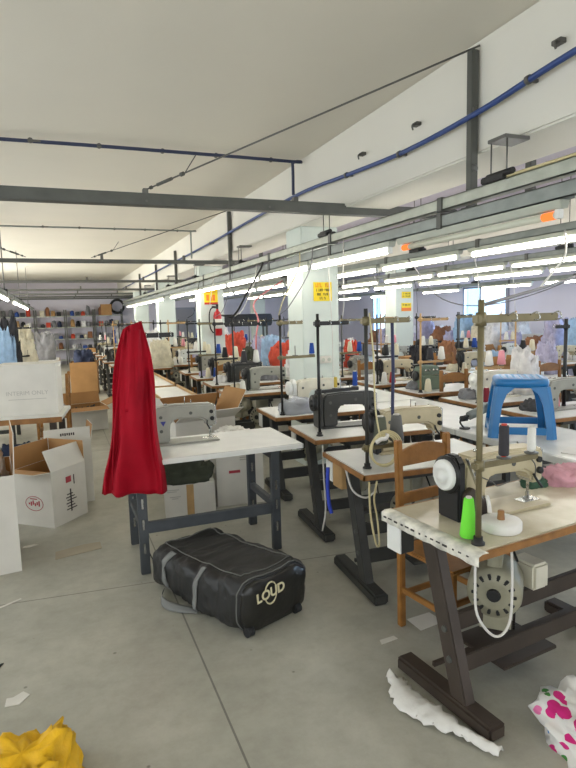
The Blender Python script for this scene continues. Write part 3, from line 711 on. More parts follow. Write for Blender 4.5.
cone('neon green thread cone standing on the worn table by the pole', on(A1, a1, .075, .115, TT + .001), .17, .034, .019, 'neon green')
t = thing('ribbon_roll', 'flat roll of white ribbon around a wooden core on the worn table', 'ribbon roll', on(A1, a1, .255, .115, TT + .001))
MB().lathe([(.02, 0), (.078, 0), (.082, .006), (.082, .036), (.078, .042), (.02, .042)], n=30).build('ribbon', M['wcloth'], t)
MB().lathe([(.016, .0), (.016, .03), (.013, .078), (.010, .08)], n=14).build('core', M['oak'], t)
g = []
for j in range(12):
    u = j / 11; g.append([(.005 + .03 * u + .0, .082 + .07 * u, .04 - .015 * u + .09 * math.sin(u * 2.6) * .8 + dx * 0) if dx == 0 else (.028 + .03 * u, .082 + .075 * u, .036 - .015 * u + .09 * math.sin(u * 2.6) * .8) for dx in (0, 1)])
MB().slab(g, .0015).build('ribbon_tail', M['wcloth'], t)
b = MB(); P0 = Vector(on(A1, a1, .10, .10, 0))
b.tube([(0, 0, .72), (-.01, -.01, .6), (-.005, -.02, .45), (.06, -.05, .36), (.13, -.05, .40), (.17, -.02, .55), (.18, 0, .70)], .0055)
tag(b.build('motor_cable', WH, None, P0), 'white cable looping under the worn table in front of its motor', 'cable')
heap('cloth_pile', 'pink and green cloth pieces heaped at the far end of the worn table'.replace('pink and green', 'pale pink'), on(A1, a1, 1.07, .40, TT), .3, .22, .07, CLOTH['pink'], 31)
heap('cloth_pile', 'small dark green cloth scrap on the worn table beside the machine needle', on(A1, a1, .86, .44, TT), .16, .10, .045, CLOTH['green'], 32)
# plastic wrap round the foot of the worn table
rr = random.Random(3)
pth = [(1.30, 2.10), (1.285, 2.02), (1.27, 1.94), (1.285, 1.86), (1.315, 1.78), (1.345, 1.70), (1.375, 1.63), (1.40, 1.56), (1.42, 1.52)]
g = []
for j in range(40):
    u = j / 39 * (len(pth) - 1); i = min(int(u), len(pth) - 2); f = u - i
    cx, cy = pth[i][0] * (1 - f) + pth[i + 1][0] * f, pth[i][1] * (1 - f) + pth[i + 1][1] * f
    wd = (.05, .11, .13, .12, .09, .05, .045, .04, .03)[i] * (1 + .35 * noise.noise((u * 4, 2, 7)))
    g.append([(cx + wd * (k / 6 - .5) * 1.0, cy + wd * (k / 6 - .5) * .45, .012 + .022 * math.sin(k / 6 * PI) + .022 * abs(noise.noise((cx * 30 + k * .9, cy * 30, 1)))) for k in range(7)])
tag(MB().slab(g, .004).build('plastic_wrap', M['wcloth']), 'torn white plastic wrapping lying along the foot of the worn table', 'plastic')
# white cloth with printed flowers
def print_mat():
    m = mat('flower_print_cloth', (226, 223, 216), .85, bump=.15, bscale=50); nt = m.node_tree; N = nt.nodes; L_ = nt.links
    tc = N.new('ShaderNodeTexCoord'); v = N.new('ShaderNodeTexVoronoi'); v.inputs['Scale'].default_value = 17; L_.new(tc.outputs['Object'], v.inputs['Vector'])
    sp = N.new('ShaderNodeSeparateColor'); L_.new(v.outputs['Color'], sp.inputs[0])
    cr = N.new('ShaderNodeValToRGB'); cr.color_ramp.interpolation = 'CONSTANT'; el = cr.color_ramp.elements
    el[0].color = lin((206, 34, 120)); el[1].position = .3; el[1].color = lin((226, 223, 216))
    for p_, c_ in ((.45, (70, 140, 60)), (.58, (226, 223, 216)), (.72, (80, 150, 214)), (.82, (232, 120, 170)), (.92, (226, 223, 216))):
        x = el.new(p_); x.color = lin(c_)
    L_.new(sp.outputs[0], cr.inputs[0])
    n_ = N.new('ShaderNodeTexNoise'); n_.inputs['Scale'].default_value = 4; L_.new(tc.outputs['Object'], n_.inputs['Vector'])
    d_ = N.new('ShaderNodeMath'); d_.operation = 'MULTIPLY_ADD'; L_.new(n_.outputs['Fac'], d_.inputs[0]); d_.inputs[1].default_value = .9; L_.new(v.outputs['Distance'], d_.inputs[2])
    g_ = N.new('ShaderNodeMath'); g_.operation = 'LESS_THAN'; L_.new(d_.outputs[0], g_.inputs[0]); g_.inputs[1].default_value = .82
    mx_ = N.new('ShaderNodeMix'); mx_.data_type = 'RGBA'; L_.new(g_.outputs[0], mx_.inputs[0]); mx_.inputs[6].default_value = lin((226, 223, 216)); L_.new(cr.outputs[0], mx_.inputs[7])
    L_.new(mx_.outputs[2], N['Principled BSDF'].inputs['Base Color']); return m
tag(MB().loft(heap_mesh(.48, .42, .13, 12, 16, .7, .4)).build('printed_cloth', print_mat(), None, (1.84, 1.44, 0)), 'white cloth printed with pink flowers, dumped on the floor at the frame edge', 'cloth')
# ================================================================== aisle row behind it
OKC = wooden_chair('orange-brown wooden chair between the worn table and the table behind it', (1.785, 2.285, 0), R(8), M['oak'])
A2 = (1.53, 2.715, 0); a2 = R(-4)
TB = sewing_table('sewing_table', 'white sewing table with wood edge and hanging cord coil, second in the aisle row', A2, a2, .98, .6, M['lam'], M['wood'], M['legg'], mx=.52)
sewing_machine('beige sewing machine with black belt guard on the second aisle table', on(A2, a2, .53, .45, TT), R(-2), PAL['beige'], M['black'], M['black'])
S2 = on(A2, a2, .075, .12, TT)
thread_stand('brown thread stand with tan top bar on the second aisle table', S2, R(2), M['legg'], M['brass'], .92, .29, .12, .22)
for x, k in ((.0924, 'olive grey'), (.2024, 'grey')):
    cone('large %s thread cone on the second aisle table stand' % k, on(S2, R(2), x, 0, TT + .1365), .165, .045, .03, k)
t = thing('cord_coil', 'coil of cream cord tied to the thread stand on the second aisle table', 'cord', (S2[0] + .07, S2[1] - .055, TT + .115))
b = MB()
for q in range(4):
    rad = .085 + .006 * q; b.tube([(rad * math.cos(a * PI / 8) + .01 * q, -.018 + .01 * q + .006 * math.sin(a * 1.3 + q), rad * math.sin(a * PI / 8)) for a in range(17)], .006, 6)
b.build('loops', YL, t)
b = MB(); b.tube([(-.055, -.02, .05), (-.03, -.035, .07), (-.0, -.03, .07), (.02, -.02, .09)], .013); b.build('knot', M['wcloth'], t)
MB().tube([(-.03, -.03, .06), (-.045, .0, .25), (-.05, .01, .55), (-.06, .03, .78)], .005).build('cord_end', YL, t)
cable('pale cord loops hanging under the edge of the second aisle table', [(1.55, 2.70, .72), (1.545, 2.68, .55), (1.57, 2.67, .38), (1.60, 2.68, .36), (1.60, 2.70, .5), (1.575, 2.69, .62), (1.60, 2.7, .72)], .006, YL, 'cord_loop')
cable('blue cord hanging from the far corner of the second aisle table', [(1.50, 3.12, .71), (1.495, 3.12, .58), (1.50, 3.11, .47), (1.51, 3.1, .42)], .012, mk('blue_cord', (40, 62, 170)), 'blue_cable', 'cable')
cable('white cord drooping under the second aisle table', [(1.56, 3.0, .72), (1.58, 2.95, .6), (1.64, 2.9, .56), (1.7, 2.88, .6)], .006, WH, 'cord_loop')
t = tag(MB().box(-.03, .03, -.06, .06, 0, .16, .006).build('wooden_drawer_box', M['pine'], None, (1.60, 3.14, .565)), 'small pale wooden drawer box fixed under the second aisle table', 'drawer')
A3 = (1.67, 3.66, 0); a3 = R(-4)
dup(TB, 'white sewing table with black thread stand and dark machine, third in the aisle row', A3, a3)
sewing_machine('dark grey sewing machine with angular belt guard on the third aisle table', on(A3, a3, .43, .41, TT), R(-6), PAL['dark'], M['legg'], M['black'])
S3 = on(A3, a3, .075, .12, TT)
thread_stand('black thread stand with black bars on the third aisle table', S3, R(4), M['black'], M['black'], .90, .26, .33, .34)
cone('small yellow thread spool on the black stand of the third aisle table', on(S3, R(4), .1428, 0, TT + .3465), .09, .013, .012, 'yellow')
cone('dark blue thread cone on the black stand of the third aisle table', on(S3, R(4), .3128, 0, TT + .3465), .12, .02, .017, 'blue')
cable('black cord hanging below the third aisle table edge', [(1.72, 3.66, .72), (1.71, 3.63, .5), (1.72, 3.63, .25), (1.70, 3.65, .08)], .006, WH, 'cord_loop')
del bpy.data.objects['cord_loop.002']['label']; bpy.data.objects['cord_loop.002']['label'] = 'long white cord hanging down the leg of the third aisle table'
A4 = (1.745, 4.66, 0); a4 = R(-3)
dup(TB, 'white sewing table carrying a clear bag of clothes, fourth in the aisle row', A4, a4)
sewing_machine('cream sewing machine behind the plastic bag on the fourth aisle table', on(A4, a4, .55, .40, TT), R(-3), PAL['cream'], M['white'], M['white'])
S4 = on(A4, a4, .09, .10, TT)
thread_stand('black thread stand with short tan bar on the fourth aisle table', S4, R(3), M['black'], M['brass'], .90, .22, .52, .34)
cone('bright blue thread cone on the fourth aisle table stand', on(S4, R(3), .3128, 0, TT + .5365), .11, .026, .018, 'blue')
t = thing('plastic_bag', 'clear plastic bag of dark clothes lying on the fourth aisle table', 'bag', on(A4, a4, .24, .13, TT), R(-5))
MB().loft(heap_mesh(.34, .2, .135, 5, 14, .5, .5)).build('film', M['plastic'], t)
MB().loft(heap_mesh(.20, .15, .095, 6, 12, .4, .5)).build('folded_clothes', CLOTH['dark grey'], t).location = (-.045, 0, .002)
MB().loft(heap_mesh(.12, .13, .09, 9, 12, .5, .5)).build('folded_clothes', CLOTH['navy'], t).location = (.095, 0, .002)

# further aisle tables
rowA = [(1.80, 6.30), (1.85, 7.30), (1.88, 8.30), (1.90, 9.25), (1.92, 11.1), (1.94, 12.1), (1.95, 13.1), (1.97, 15.7), (1.99, 16.7), (2.0, 17.7)]
TD = [o for o in bpy.data.objects if o.get('label', '').startswith('white sewing table with wood edge and hang')][0]
ORM = None
mach_protos = {}
def place_machine(kind, label, loc, rz, group=None):
    if kind not in mach_protos:
        if kind.startswith('o_'): mach_protos[kind] = overlock_machine(label, loc, rz, PAL[kind[2:]], group)
        else: mach_protos[kind] = sewing_machine(label, loc, rz, PAL[kind], M['black'] if kind not in ('cream', 'white') else M['white'], M['black'] if kind != 'cream' else M['white'], group)
        return mach_protos[kind]
    return dup(mach_protos[kind], label, loc, rz, group)
KN = {'beige': 'beige arm sewing machine', 'grey': 'grey arm sewing machine', 'dark': 'dark arm sewing machine', 'cream': 'cream arm sewing machine', 'white': 'white arm sewing machine', 'green': 'green-grey arm sewing machine',
      'o_green': 'boxy green-grey overlock machine', 'o_dark': 'boxy dark overlock machine', 'o_white': 'boxy white overlock machine', 'o_grey': 'boxy grey overlock machine'}
stand_protos = {}
def place_stand(kind, label, loc, rz, group=None):
    if kind not in stand_protos:
        a, c = {'black': (M['black'], M['black']), 'tan': (M['legg'], M['brass']), 'wood': (M['pine'], M['pine'])}[kind]
        stand_protos[kind] = thread_stand(label, loc, rz, a, c, .88, .36, .34, .30, group)
        return
    dup(stand_protos[kind], label, loc, rz, group)
cone_protos = {}
def place_cone(key, label, loc, group=None):
    if key not in cone_protos: cone_protos[key] = cone(label, loc, .15, .042, .026, key, group); return
    dup(cone_protos[key], label, loc, 0, group)
def station(row, i, x, y, rz, kind, skind, cones=(), chair=False, side=1, table=None, mxo=.55):
    base = (x, y, 0); o = ORD[i] if i < len(ORD) else str(i)
    dup(table or TD, 'white sewing table with wood edge, %s in the %s' % (o, row), base, rz, 'sewing tables of the ' + row)
    place_machine(kind, '%s on the %s table of the %s' % (KN[kind], o, row), on(base, rz, mxo, .33, TT), rz, 'sewing machines of the ' + row)
    if skind: 
        place_stand(skind, '%s thread stand on the %s table of the %s' % (skind, o, row), on(base, rz, .08, .10, TT), rz, 'thread stands of the ' + row)
        sp = on(base, rz, .08, .10, TT); cs = [('white', 'cream'), ('dark grey', 'white'), ('cream', 'blue'), ('white', 'pink'), ('black', 'cream')][(i * 3 + len(row)) % 5]
        for k, key in enumerate(cs):
            place_cone(key, '%s thread cone on the stand arm, %s table of the %s' % (key, o, row), on(sp, rz, .126 + .15 * k, 0, TT + .3565), 'thread cones on stand arms of the ' + row)
    rs = random.Random(i * 31 + len(row)); ck = ['white', 'grey', 'black', 'cream', 'lilac', 'dark grey', 'white'][rs.randrange(7)]
    heap('cloth_piece', 'low %s garment piece beside the machine, %s table of the %s' % (ck, o, row), on(base, rz, .22, .40, TT + .0005), .24, .2, .05 + .05 * rs.random(), CLOTH[ck], i * 7 + len(row), group='garment pieces of the ' + row)
    for k, key in enumerate(cones):
        place_cone(key, '%s thread cone standing on the %s table of the %s' % (key, o, row), on(base, rz, .18 + .12 * k, .10, TT), 'thread cones of the ' + row)
    if chair: dup(OKC, 'wooden chair behind the %s table of the %s' % (o, row), on(base, rz, .45, .76, 0), rz, 'wooden chairs of the ' + row)
kinds = ['grey', 'dark', 'beige', 'grey', 'white', 'beige', 'dark', 'grey', 'beige', 'white']
for i, (x, y) in enumerate(rowA):
    station('aisle row', i + 4, x, y, R(-2), kinds[i], ['black', 'black', 'tan', 'black', 'wood', 'black', 'black', 'tan', 'black', 'wood'][i], [('white',), (), ('cream', 'blue'), (), ('white', 'white')][i % 5], chair=i in (1, 3, 5))

# ================================================================== white-topped table on the aisle with the red cloth
LT = (.34, 3.62, 0)
sewing_table('sewing_table', 'white-topped sewing table on slotted grey legs behind the black bag', LT, 0, 1.2, .66, M['lam'], M['white'], M['legs'], 'straight', motor=False, mx=.45)
tm = sewing_machine('grey sewing machine with blue badge on the table behind the black bag', (.80, 4.08, TT), 0, PAL['grey'], M['black'], M['black'])
b = MB(); b.prism([(-.17, .17), (-.13, .17), (-.15, .135)], -.0545, -.052, 'xz'); b.build('badge', mat('badge_blue', (44, 48, 130), .4), tm)
S5 = (.44, 3.74, TT)
thread_stand('black thread stand standing under the red cloth', S5, 0, M['black'], M['black'], .86, .26, .42, .10)
# red cloth: layered hanging drape
rings = []; n = 64
for j in range(34):
    u = j / 33; z = 1.625 - u * 1.055
    hw = .050 + .135 * min(1, u * 1.15) ** .8 + .018 * math.sin(u * 7); cx = .445 - .055 * u ** .9; hd = .035 + .035 * min(1, u * 2)
    cy = 3.70 - .075 * min(1, u * 1.6); ring = []
    for k in range(n):
        a = 2 * PI * k / n; ca, sa = math.cos(a), math.sin(a)
        f = .5 * math.sin(a * 5 + u * 2.0) + .35 * math.sin(a * 9 - u * 3 + 1) + .5 * noise.noise((ca * 2, sa * 2 + 5, z * 4))
        amp = .014 + .024 * u
        x = cx + hw * math.copysign(abs(ca) ** .7, ca) + f * amp * .4
        y = cy + hd * math.copysign(abs(sa) ** .8, sa) + f * amp * 1.5 + .014 * noise.noise((x * 10, u * 6, 2))
        zz = z + (.012 * noise.noise((ca * 2, sa * 2, 9)) if j > 30 else 0) + (.02 * ca * (j == 0)) + (-.018 * ca * u)
        ring.append((x, y, zz))
    rings.append(ring)
rc = tag(MB().loft(rings).build('red_cloth', M['red']), 'red cloth hung over the thread stand and drooping past the table corner', 'cloth')
fl2 = []
for j in range(20):
    u = j / 19; z = 1.59 - u * .50
    fl2.append([(.40 - .05 * u + (.085 + .03 * u) * (k / 9) + .008 * noise.noise((k * .5, u * 4, 0)), 3.656 - .060 * min(1, u * 1.4) - .018 * math.sin(k / 9 * PI) - .012 * u + .008 * math.sin(k * 1.6 + u * 3), z + .03 * (k / 9) * u) for k in range(10)])
MB().slab(fl2, (0, .004, 0)).build('folded_flap', M['red'], rc)
b = MB(); b.tube([(.37, 3.652, 1.52), (.315, 3.60, 1.2), (.27, 3.565, .9), (.245, 3.56, .62)], .004); b.build('seam', M['red'], rc)
# under that table
WB = carton('cardboard_box', 'white carton with brown tape under the table behind the black bag', (.965, 4.80, 0), R(-8), .42, .34, .27, M['cwhite'], M['cartonin'], tape=M['pine'], closed=True)
b = MB()
for (x0, x1, z) in ((-.19, -.09, .23), (-.19, -.11, .215), (-.17, -.08, .17), (-.15, -.1, .155)): b.box(x0, x1, -.1725, -.169, z, z + .006)
b.build('printed_lines', M['greyink'], WB)
heap('olive_bag', 'crumpled dark olive cloth bag lying on the taped white carton', (.93, 4.78, .277), .50, .33, .19, CLOTH['olive'], 21, 'bag')
WB2 = carton('cardboard_box', 'tall white carton with red print behind the taped carton', (1.43, 4.90, 0), R(-6), .42, .36, .56, M['cwhite'], M['cartonin'], (None, None, None, None), closed=True)
b = MB(); b.box(-.10, .0, -.1822, -.179, .29, .315); b.box(.06, .075, -.1822, -.179, .22, .25); b.build('red_print', M['redink'], WB2)
b = MB()
for q in range(4): b.box(0.0, .09, -.1822, -.179, .40 + q * .02, .41 + q * .02)
b.build('label_lines', M['greyink'], WB2)
heap('packing_sheet', 'crumpled white plastic sheet bulging over the tall white carton', (1.40, 4.90, .567), .36, .30, .09, M['wcloth'], 44, 'plastic')
carton('cardboard_box', 'open carton with raised flaps showing behind the grey machine with the badge', (1.20, 5.45, 0), R(12), .62, .45, .70, M['cwhite'], M['carton'], (150, 65, 120, 120))
cable('thin black cable under the table beside the bag', [(.52, 4.2, .7), (.50, 4.0, .3), (.47, 3.85, .12), (.5, 3.75, .02)], .004, BK, 'floor_cable')

# ================================================================== black duffel bag with the logo
BG = thing('duffel_bag', 'black duffel bag with grey straps and cream logo on the floor', 'bag', (.755, 2.675, 0), R(21))
BW, BH, BL = .50, .305, .92
def bsec(y):
    """half width, height, bulge of the bag section at y"""
    u = y / BL
    s = 1 - .10 * max(0, (.05 - u) / .05) ** 1.5 - .30 * max(0, (u - .88) / .12) ** 2
    hh = BH * (1 - .06 * math.sin(u * PI) - .12 * u) * (1 - .06 * max(0, (.05 - u) / .05) ** 2 - .35 * max(0, (u - .88) / .12) ** 2)
    return BW / 2 * s * (1 + .05 * math.sin(u * PI)), hh
def bpt(y, a, off=0.):
    hw, hh = bsec(y); ca, sa = math.cos(a), math.sin(a); e = .48
    x = hw * math.copysign(abs(ca) ** e, ca); z = hh / 2 + hh / 2 * math.copysign(abs(sa) ** (e * .95), sa)
    nz = noise.noise((x * 9 + 3, y * 9, z * 12)) * .017 + (.5 - abs(noise.noise((x * 11 + z * 7, y * 15 - z * 9, z * 13 + 4)))) * .014 + noise.noise((x * 30, y * 30, z * 30)) * .005
    k = 1 if z > .03 else max(0, z / .03)
    p = Vector((BW / 2 + x * (1 + nz * 2) + ca * (nz * .6 + off), y, max(0.002 if off == 0 else .004, z + sa * (nz * k + off))))
    if p.z > .2 and abs(x) < hw * .7: p.z -= .018 * (.5 + .5 * math.sin(y * 9 + 1)) * (1 - (x / hw / .7) ** 2)
    return p
K = 80; rings = []
for j in range(70):
    t_ = j / 69; y = BL * (t_ if True else 0)
    rings.append([bpt(y, 2 * PI * k / K) for k in range(K)])
MB().loft(rings).build('main_body', M['bag'], BG)
def endp(x, z, y=-.004):
    return (x, y, z)
ring0 = [bpt(0, 2 * PI * k / K) for k in range(K)]
c0 = sum(ring0, Vector()) / K
b = MB(); rr_ = []
for f, yo in ((.99, .004), (.985, -.010), (.93, -.020), (.6, -.030), (.2, -.034)):
    rr_.append([Vector((c0.x + (p.x - c0.x) * f, yo + .004 * noise.noise((p.x * 12 * f, p.z * 12 * f, 1)), max(.002, c0.z + (p.z - c0.z) * f))) for p in ring0])
b.loft(list(reversed(rr_))); b.build('end_panel', M['bagend'], BG)
b = MB(); b.tube([bpt(.012, 2 * PI * k / K, .003) for k in range(K)] + [bpt(.012, 0, .003)], .0035, 6, smooth=False)
for a in (PI * .36, PI * .64): b.tube([bpt(BL * (.06 + .83 * q / 20), a, .004) for q in range(21)], .003, 6, smooth=False)
b.tube([bpt(BL * .06, PI * (.36 + .28 * q / 8), .004) for q in range(9)], .003, 6, smooth=False); b.tube([bpt(BL * .89, PI * (.36 + .28 * q / 8), .004) for q in range(9)], .003, 6, smooth=False)
b.build('piping', M['pipe'], BG)
for yc in (.33, .66):
    g = []
    for q in range(20):
        a = PI * (.70 + .50 * q / 19); g.append([bpt(yc + w_ + .05 * (q / 19), a, .006) for w_ in (-.02, -.007, .007, .02)])
    MB().slab(g, (.004, 0, -.001)).build('webbing_strap', M['strap'], BG)
g = []
for q in range(14):
    u = q / 13; g.append([(-.01 - .10 * math.sin(u * PI) + k * .01, .36 + .36 * u + k * .012, .008 + .03 * math.sin(u * PI) * (k / 3) + .006) for k in range(4)])
MB().slab(g, .005).build('strap_loop', M['strap'], BG)
MB().tube([(.12, .80, .20), (.10, .88, .21), (.2, .92, .205), (.33, .92, .2), (.37, .86, .19)], .014).build('carry_handle', M['bag'], BG)
g = MB(); g.loft([[(BW + .01 + .035 * math.sin(j / 11 * PI) + .02 * math.cos(2 * PI * k / 10), .04 + .48 * j / 11, .12 + (.10 * math.sin(j / 11 * PI) + .015) * math.sin(2 * PI * k / 10) + .02 * noise.noise((j * .6, k, 3))) for k in range(10)] for j in range(12)]); g.build('side_pocket', M['bag'], BG)
b = MB()
for x in (.06, .40): b.cyl((x - .02, -.018, .026), (x + .02, -.018, .026), .026, n=14)
b.build('wheel', M['rubber'], BG)
lg = text('LOUD', 'logo_lettering', .072, M['cream'], BG, (BW * .40, -.0375, .195), (PI / 2, R(-4), 0), .0015, .002)
b = MB(); pts = [(BW * .40 + .042 * math.cos(a / 20 * 2 * PI), -.0365, .195 + .060 * math.sin(a / 20 * 2 * PI)) for a in range(21)]
for i in range(20):
    if i in (0, 9, 10, 19, 1): continue
    b.tube([pts[i], pts[i + 1]], .0045 if 3 < i < 8 or 12 < i < 17 else .0035, 6, smooth=False)
b.build('logo_ring', M['cream'], BG)

# ================================================================== left foreground
OB = carton('cardboard_box', 'open white carton with brown inside and one flap folded out, beside the aisle', (-.125, 5.105, 0), R(48), .40, .38, .46, M['cwhite'], M['carton'], (66, 92, 172, 90))
OB.location = (-.135, 5.10, 0)
b = MB(); b.box(-.04, .02, -.1925, -.189, .33, .38); b.build('red_print', M['redink'], OB)
b = MB()
for q in range(6): b.box(-.05 + .012 * (q % 2), .07 - .02 * (q % 3), -.1925, -.189, .10 + q * .025, .108 + q * .025)
b.box(.0, .012, -.1925, -.189, .08, .27); b.box(.05, .058, -.1925, -.189, .3, .38); b.build('handling_marks', M['ink'], OB)
b = MB(); b.tube([(-.2015, .09 * math.cos(a / 18 * 2 * PI), .19 + .06 * math.sin(a / 18 * 2 * PI)) for a in range(19)], .0025, 5, smooth=False)
for q in range(6): b.box(-.2025, -.199, -.055 + q * .02, -.043 + q * .02, .17 + .01 * (q % 2), .215 - .01 * (q % 3))
b.box(-.2025, -.199, -.03, .04, .225, .232); b.build('oval_logo', M['redink'], OB)
CB = carton('cardboard_box', 'tall open carton with printed upright flap just behind the brown-lined carton', (0.0, 5.59, 0), R(6), .40, .34, .58, M['cwhite'], M['carton'], (90, None, None, 100), FL=.75)
b = MB()
for q in range(7): b.box(-.06 + q * .018, -.048 + q * .018, -.1745, -.1725, .635 + .004 * (q % 2), .66)
b.build('printed_line', M['ink'], CB)
TW = carton('cardboard_box', 'tall white carton filled with cloth at the frame edge', (-.72, 4.34, 0), R(6), .72, .62, .66, M['cwhite'], M['cartonin'], (None, None, None, 93), FL=.85)
heap('cloth_pile', 'white and pale cloth heaped inside the tall white carton', (-.69, 4.32, .42), .62, .50, .40, CLOTH['white'], 51)
heap('cloth_pile', 'coral red cloth scrap on top inside the tall white carton', (-.50, 4.20, .74), .16, .14, .10, CLOTH['orange red'], 52)
# bench with the white carton
BX = thing('work_bench', 'long brown-edged work bench beneath the closed white carton', 'bench', (-2.05, 5.98, .03), R(-7))
MB().box(0, 2.05, 0, .75, .70, .735, .004).build('bench_top', M['lam'], BX); MB().box(0, 2.05, -.012, 0, .685, .735, .003).build('front_edge', M['wood'], BX)
for x in (.04, 1.93):
    for y in (.03, .66): MB().box(x, x + .06, y, y + .06, -.03, .70, .004).build('leg', M['leg'], BX)
MB().box(.1, 1.95, .05, .7, .20, .225, .003).build('lower_shelf', M['leg'], BX)
MC = carton('cardboard_box', 'closed white carton with pale printed word standing on the bench', (-.285, 6.18, .765), R(-7), .54, .40, .485, M['cwhite'], M['cartonin'], closed=True)
text('INTERIM ONLY', 'faint_lettering', .056, M['greyink'], MC, (0, -.2005, .215), (PI / 2, 0, 0), .0006)
b = MB(); b.box(-.17, .17, -.2015, -.199, .155, .160); b.build('underline', M['greyink'], MC)
b = MB(); b.box(-.03, .03, -.2014, -.199, .3, .46); b.build('clear_tape', M['cwhite'], MC)
for k, (x, y, w, d, h, c) in enumerate(((-.9, 5.98, .4, .3, .2, 'black'), (-.45, 6.1, .35, .3, .18, 'navy'), (-.15, 6.0, .25, .25, .2, 'dark grey'))):
    heap('cloth_pile', '%s cloth bundle on the lower shelf of the bench' % c, (x, y + .12, .256), w, d * .8, h, CLOTH[c], 60 + k)
# litter
def sheet(name, label, loc, pts, m, rotz=0, th=.003, cat='paper', curl=.006):
    b = MB(); b.prism(pts, .001, .001 + th, 'xy'); o = b.build(name, m, None, loc, rotz); return tag(o, label, cat)
sheet('cardboard_scrap', 'flat piece of grey-brown cardboard lying on the floor by the open carton', (.03, 4.27, 0), [(-.16, -.10), (.16, -.05), (.165, .08), (.05, .085), (-.15, .04)], mat('grey_card', (168, 158, 138), .9, var=.1, scale=6), R(4), .004, 'cardboard')
sheet('paper_scrap', 'torn white paper scrap lying on the floor above the yellow bag', (-.275, 2.63, 0), [(-.055, -.025), (.0, -.045), (.05, .0), (.03, .04), (-.015, .022), (-.04, .03)], M['cwhite'], R(12))
sheet('paper_strip', 'thin white paper strip on the floor at the frame edge', (-.38, 3.60, 0), [(-.07, -.035), (-.06, -.045), (.07, .03), (.065, .045)], M['cwhite'])
sheet('paper_scrap', 'small crumpled white scrap beside the oval-marked open carton', (-.30, 4.50, 0), [(-.05, -.01), (.0, -.02), (.06, .01), (.03, .03), (-.04, .02)], M['cwhite'])
sheet('dark_scrap', 'small dark scrap on the floor at the frame edge', (-.39, 2.92, 0), [(-.03, -.02), (.02, .0), (.035, .03), (.0, .02)], M['rubber'], 0, .006)
sheet('paper_strip', 'small white strip on the floor between the foot of the worn table and the chair', (1.45, 2.35, 0), [(-.05, -.02), (.05, -.01), (.045, .02), (-.04, .015)], M['cwhite'])
sheet('paper_scrap', 'white paper under the chair behind the worn table', (1.72, 2.42, 0), [(-.08, -.05), (.08, -.06), (.09, .05), (-.06, .07)], M['cwhite'], .2)
# yellow bag: crumpled with a raised rim
yb = MB(); ring = []
YR = heap_mesh(.40, .32, .17, 77, 16, .75, .55)
yb.loft(YR); tag(yb.build('yellow_bag', M['yellowb'], None, (-.215, 2.03, 0), R(8)), 'crumpled bright yellow sack on the floor at the frame corner', 'bag')

# ================================================================== long white tables, stool
def long_table(label, x0, x1, y0, y1, edge, group=None, name='work_table', rails=False, rz=0.):
    t = thing(name, label, 'table', (x0, y0, 0), rz, group); w, d = x1 - x0, y1 - y0
    MB().box(0, w, 0, d, TT - .03, TT, .004).build('tabletop', M['lam'], t)
    e = MB()
    hh = .03 if rails else 0
    e.box(-.02, 0, -.02, d + .02, TT - .045, TT + hh, .003); e.box(w, w + .02, -.02, d + .02, TT - .045, TT + hh, .003); e.box(0, w, -.02, 0, TT - .045, TT - .0005, .003); e.box(0, w, d, d + .02, TT - .045, TT - .0005, .003)
    e.build('edge_rail', edge, t)
    for a in (.05, w - .11):
        for c in (.08, d - .14): MB().box(a, a + .05, c, c + .05, 0, TT - .03, .004).build('leg', M['legg'], t)
    MB().box(.06, w - .07, .09, .12, .2, .25, .003).build('cross_rail', M['legg'], t)
    return t
for i, (y0, y1) in enumerate(((2.05, 3.46), (3.51, 4.91), (4.96, 6.33))):
    long_table('long white work table, %s in the line that carries the blue stool' % ORD[i], 2.77, 3.46, y0, y1, M['lam'], 'white tables end to end')
ST = thing('plastic_stool', 'blue plastic stool standing on the long white table', 'stool', (3.07, 3.17, TT), R(-38)); ST.scale = (1.15, 1.15, .93)
def sq(hw, z, n=32, e=.42, c=(0, 0)):
    return [(c[0] + hw * math.copysign(abs(math.cos(2 * PI * k / n)) ** e, math.cos(2 * PI * k / n)), c[1] + hw * math.copysign(abs(math.sin(2 * PI * k / n)) ** e, math.sin(2 * PI * k / n)), z) for k in range(n)]
b = MB(); b.loft([sq(.158, .375), sq(.160, .42), sq(.154, .438), sq(.140, .444)]); so = b.build('seat', M['stool'], ST)
b = MB()
for i in range(7):
    for j in range(7): b.lathe([(.009, .4435), (.008, .4465)], ((i - 3) * .037, (j - 3) * .037, 0), (0, 0, 1), 8)
b.build('seat_studs', mat('pale_blue_stud', (96, 160, 206), .3), so)
for sx in (-1, 1):
    for sy in (-1, 1):
        b = MB()
        def L(z, hw, leg):
            o, i_ = hw, hw - leg; r_ = .018
            return [(sx * (o - .02), sy * o, z), (sx * o, sy * (o - .02), z), (sx * o, sy * i_, z), (sx * (o - r_), sy * i_, z), (sx * (o - r_), sy * (o - r_), z), (sx * i_, sy * (o - r_), z), (sx * i_, sy * o, z)]
        b.loft([L(.0, .195, .060), L(.09, .189, .056), L(.25, .174, .060), L(.33, .164, .075), L(.385, .157, .12)], smooth=False); b.build('leg', M['stool'], ST)
b = MB()
for sx in (-1, 1):
    b.box(sx * .183 - .008, sx * .183 + .008, -.137, .137, .03, .085, .004); b.box(-.137, .137, sx * .183 - .008, sx * .183 + .008, .03, .085, .004)
b.build('lower_band', M['stool'], ST)
sheet('cloth_scrap', 'thin pale cloth strip on the white table beside the stool', (2.95, 2.55, TT), [(-.08, -.1), (.1, -.05), (.08, .1), (-.1, .06)], M['wcloth'], .3, .006, 'cloth')
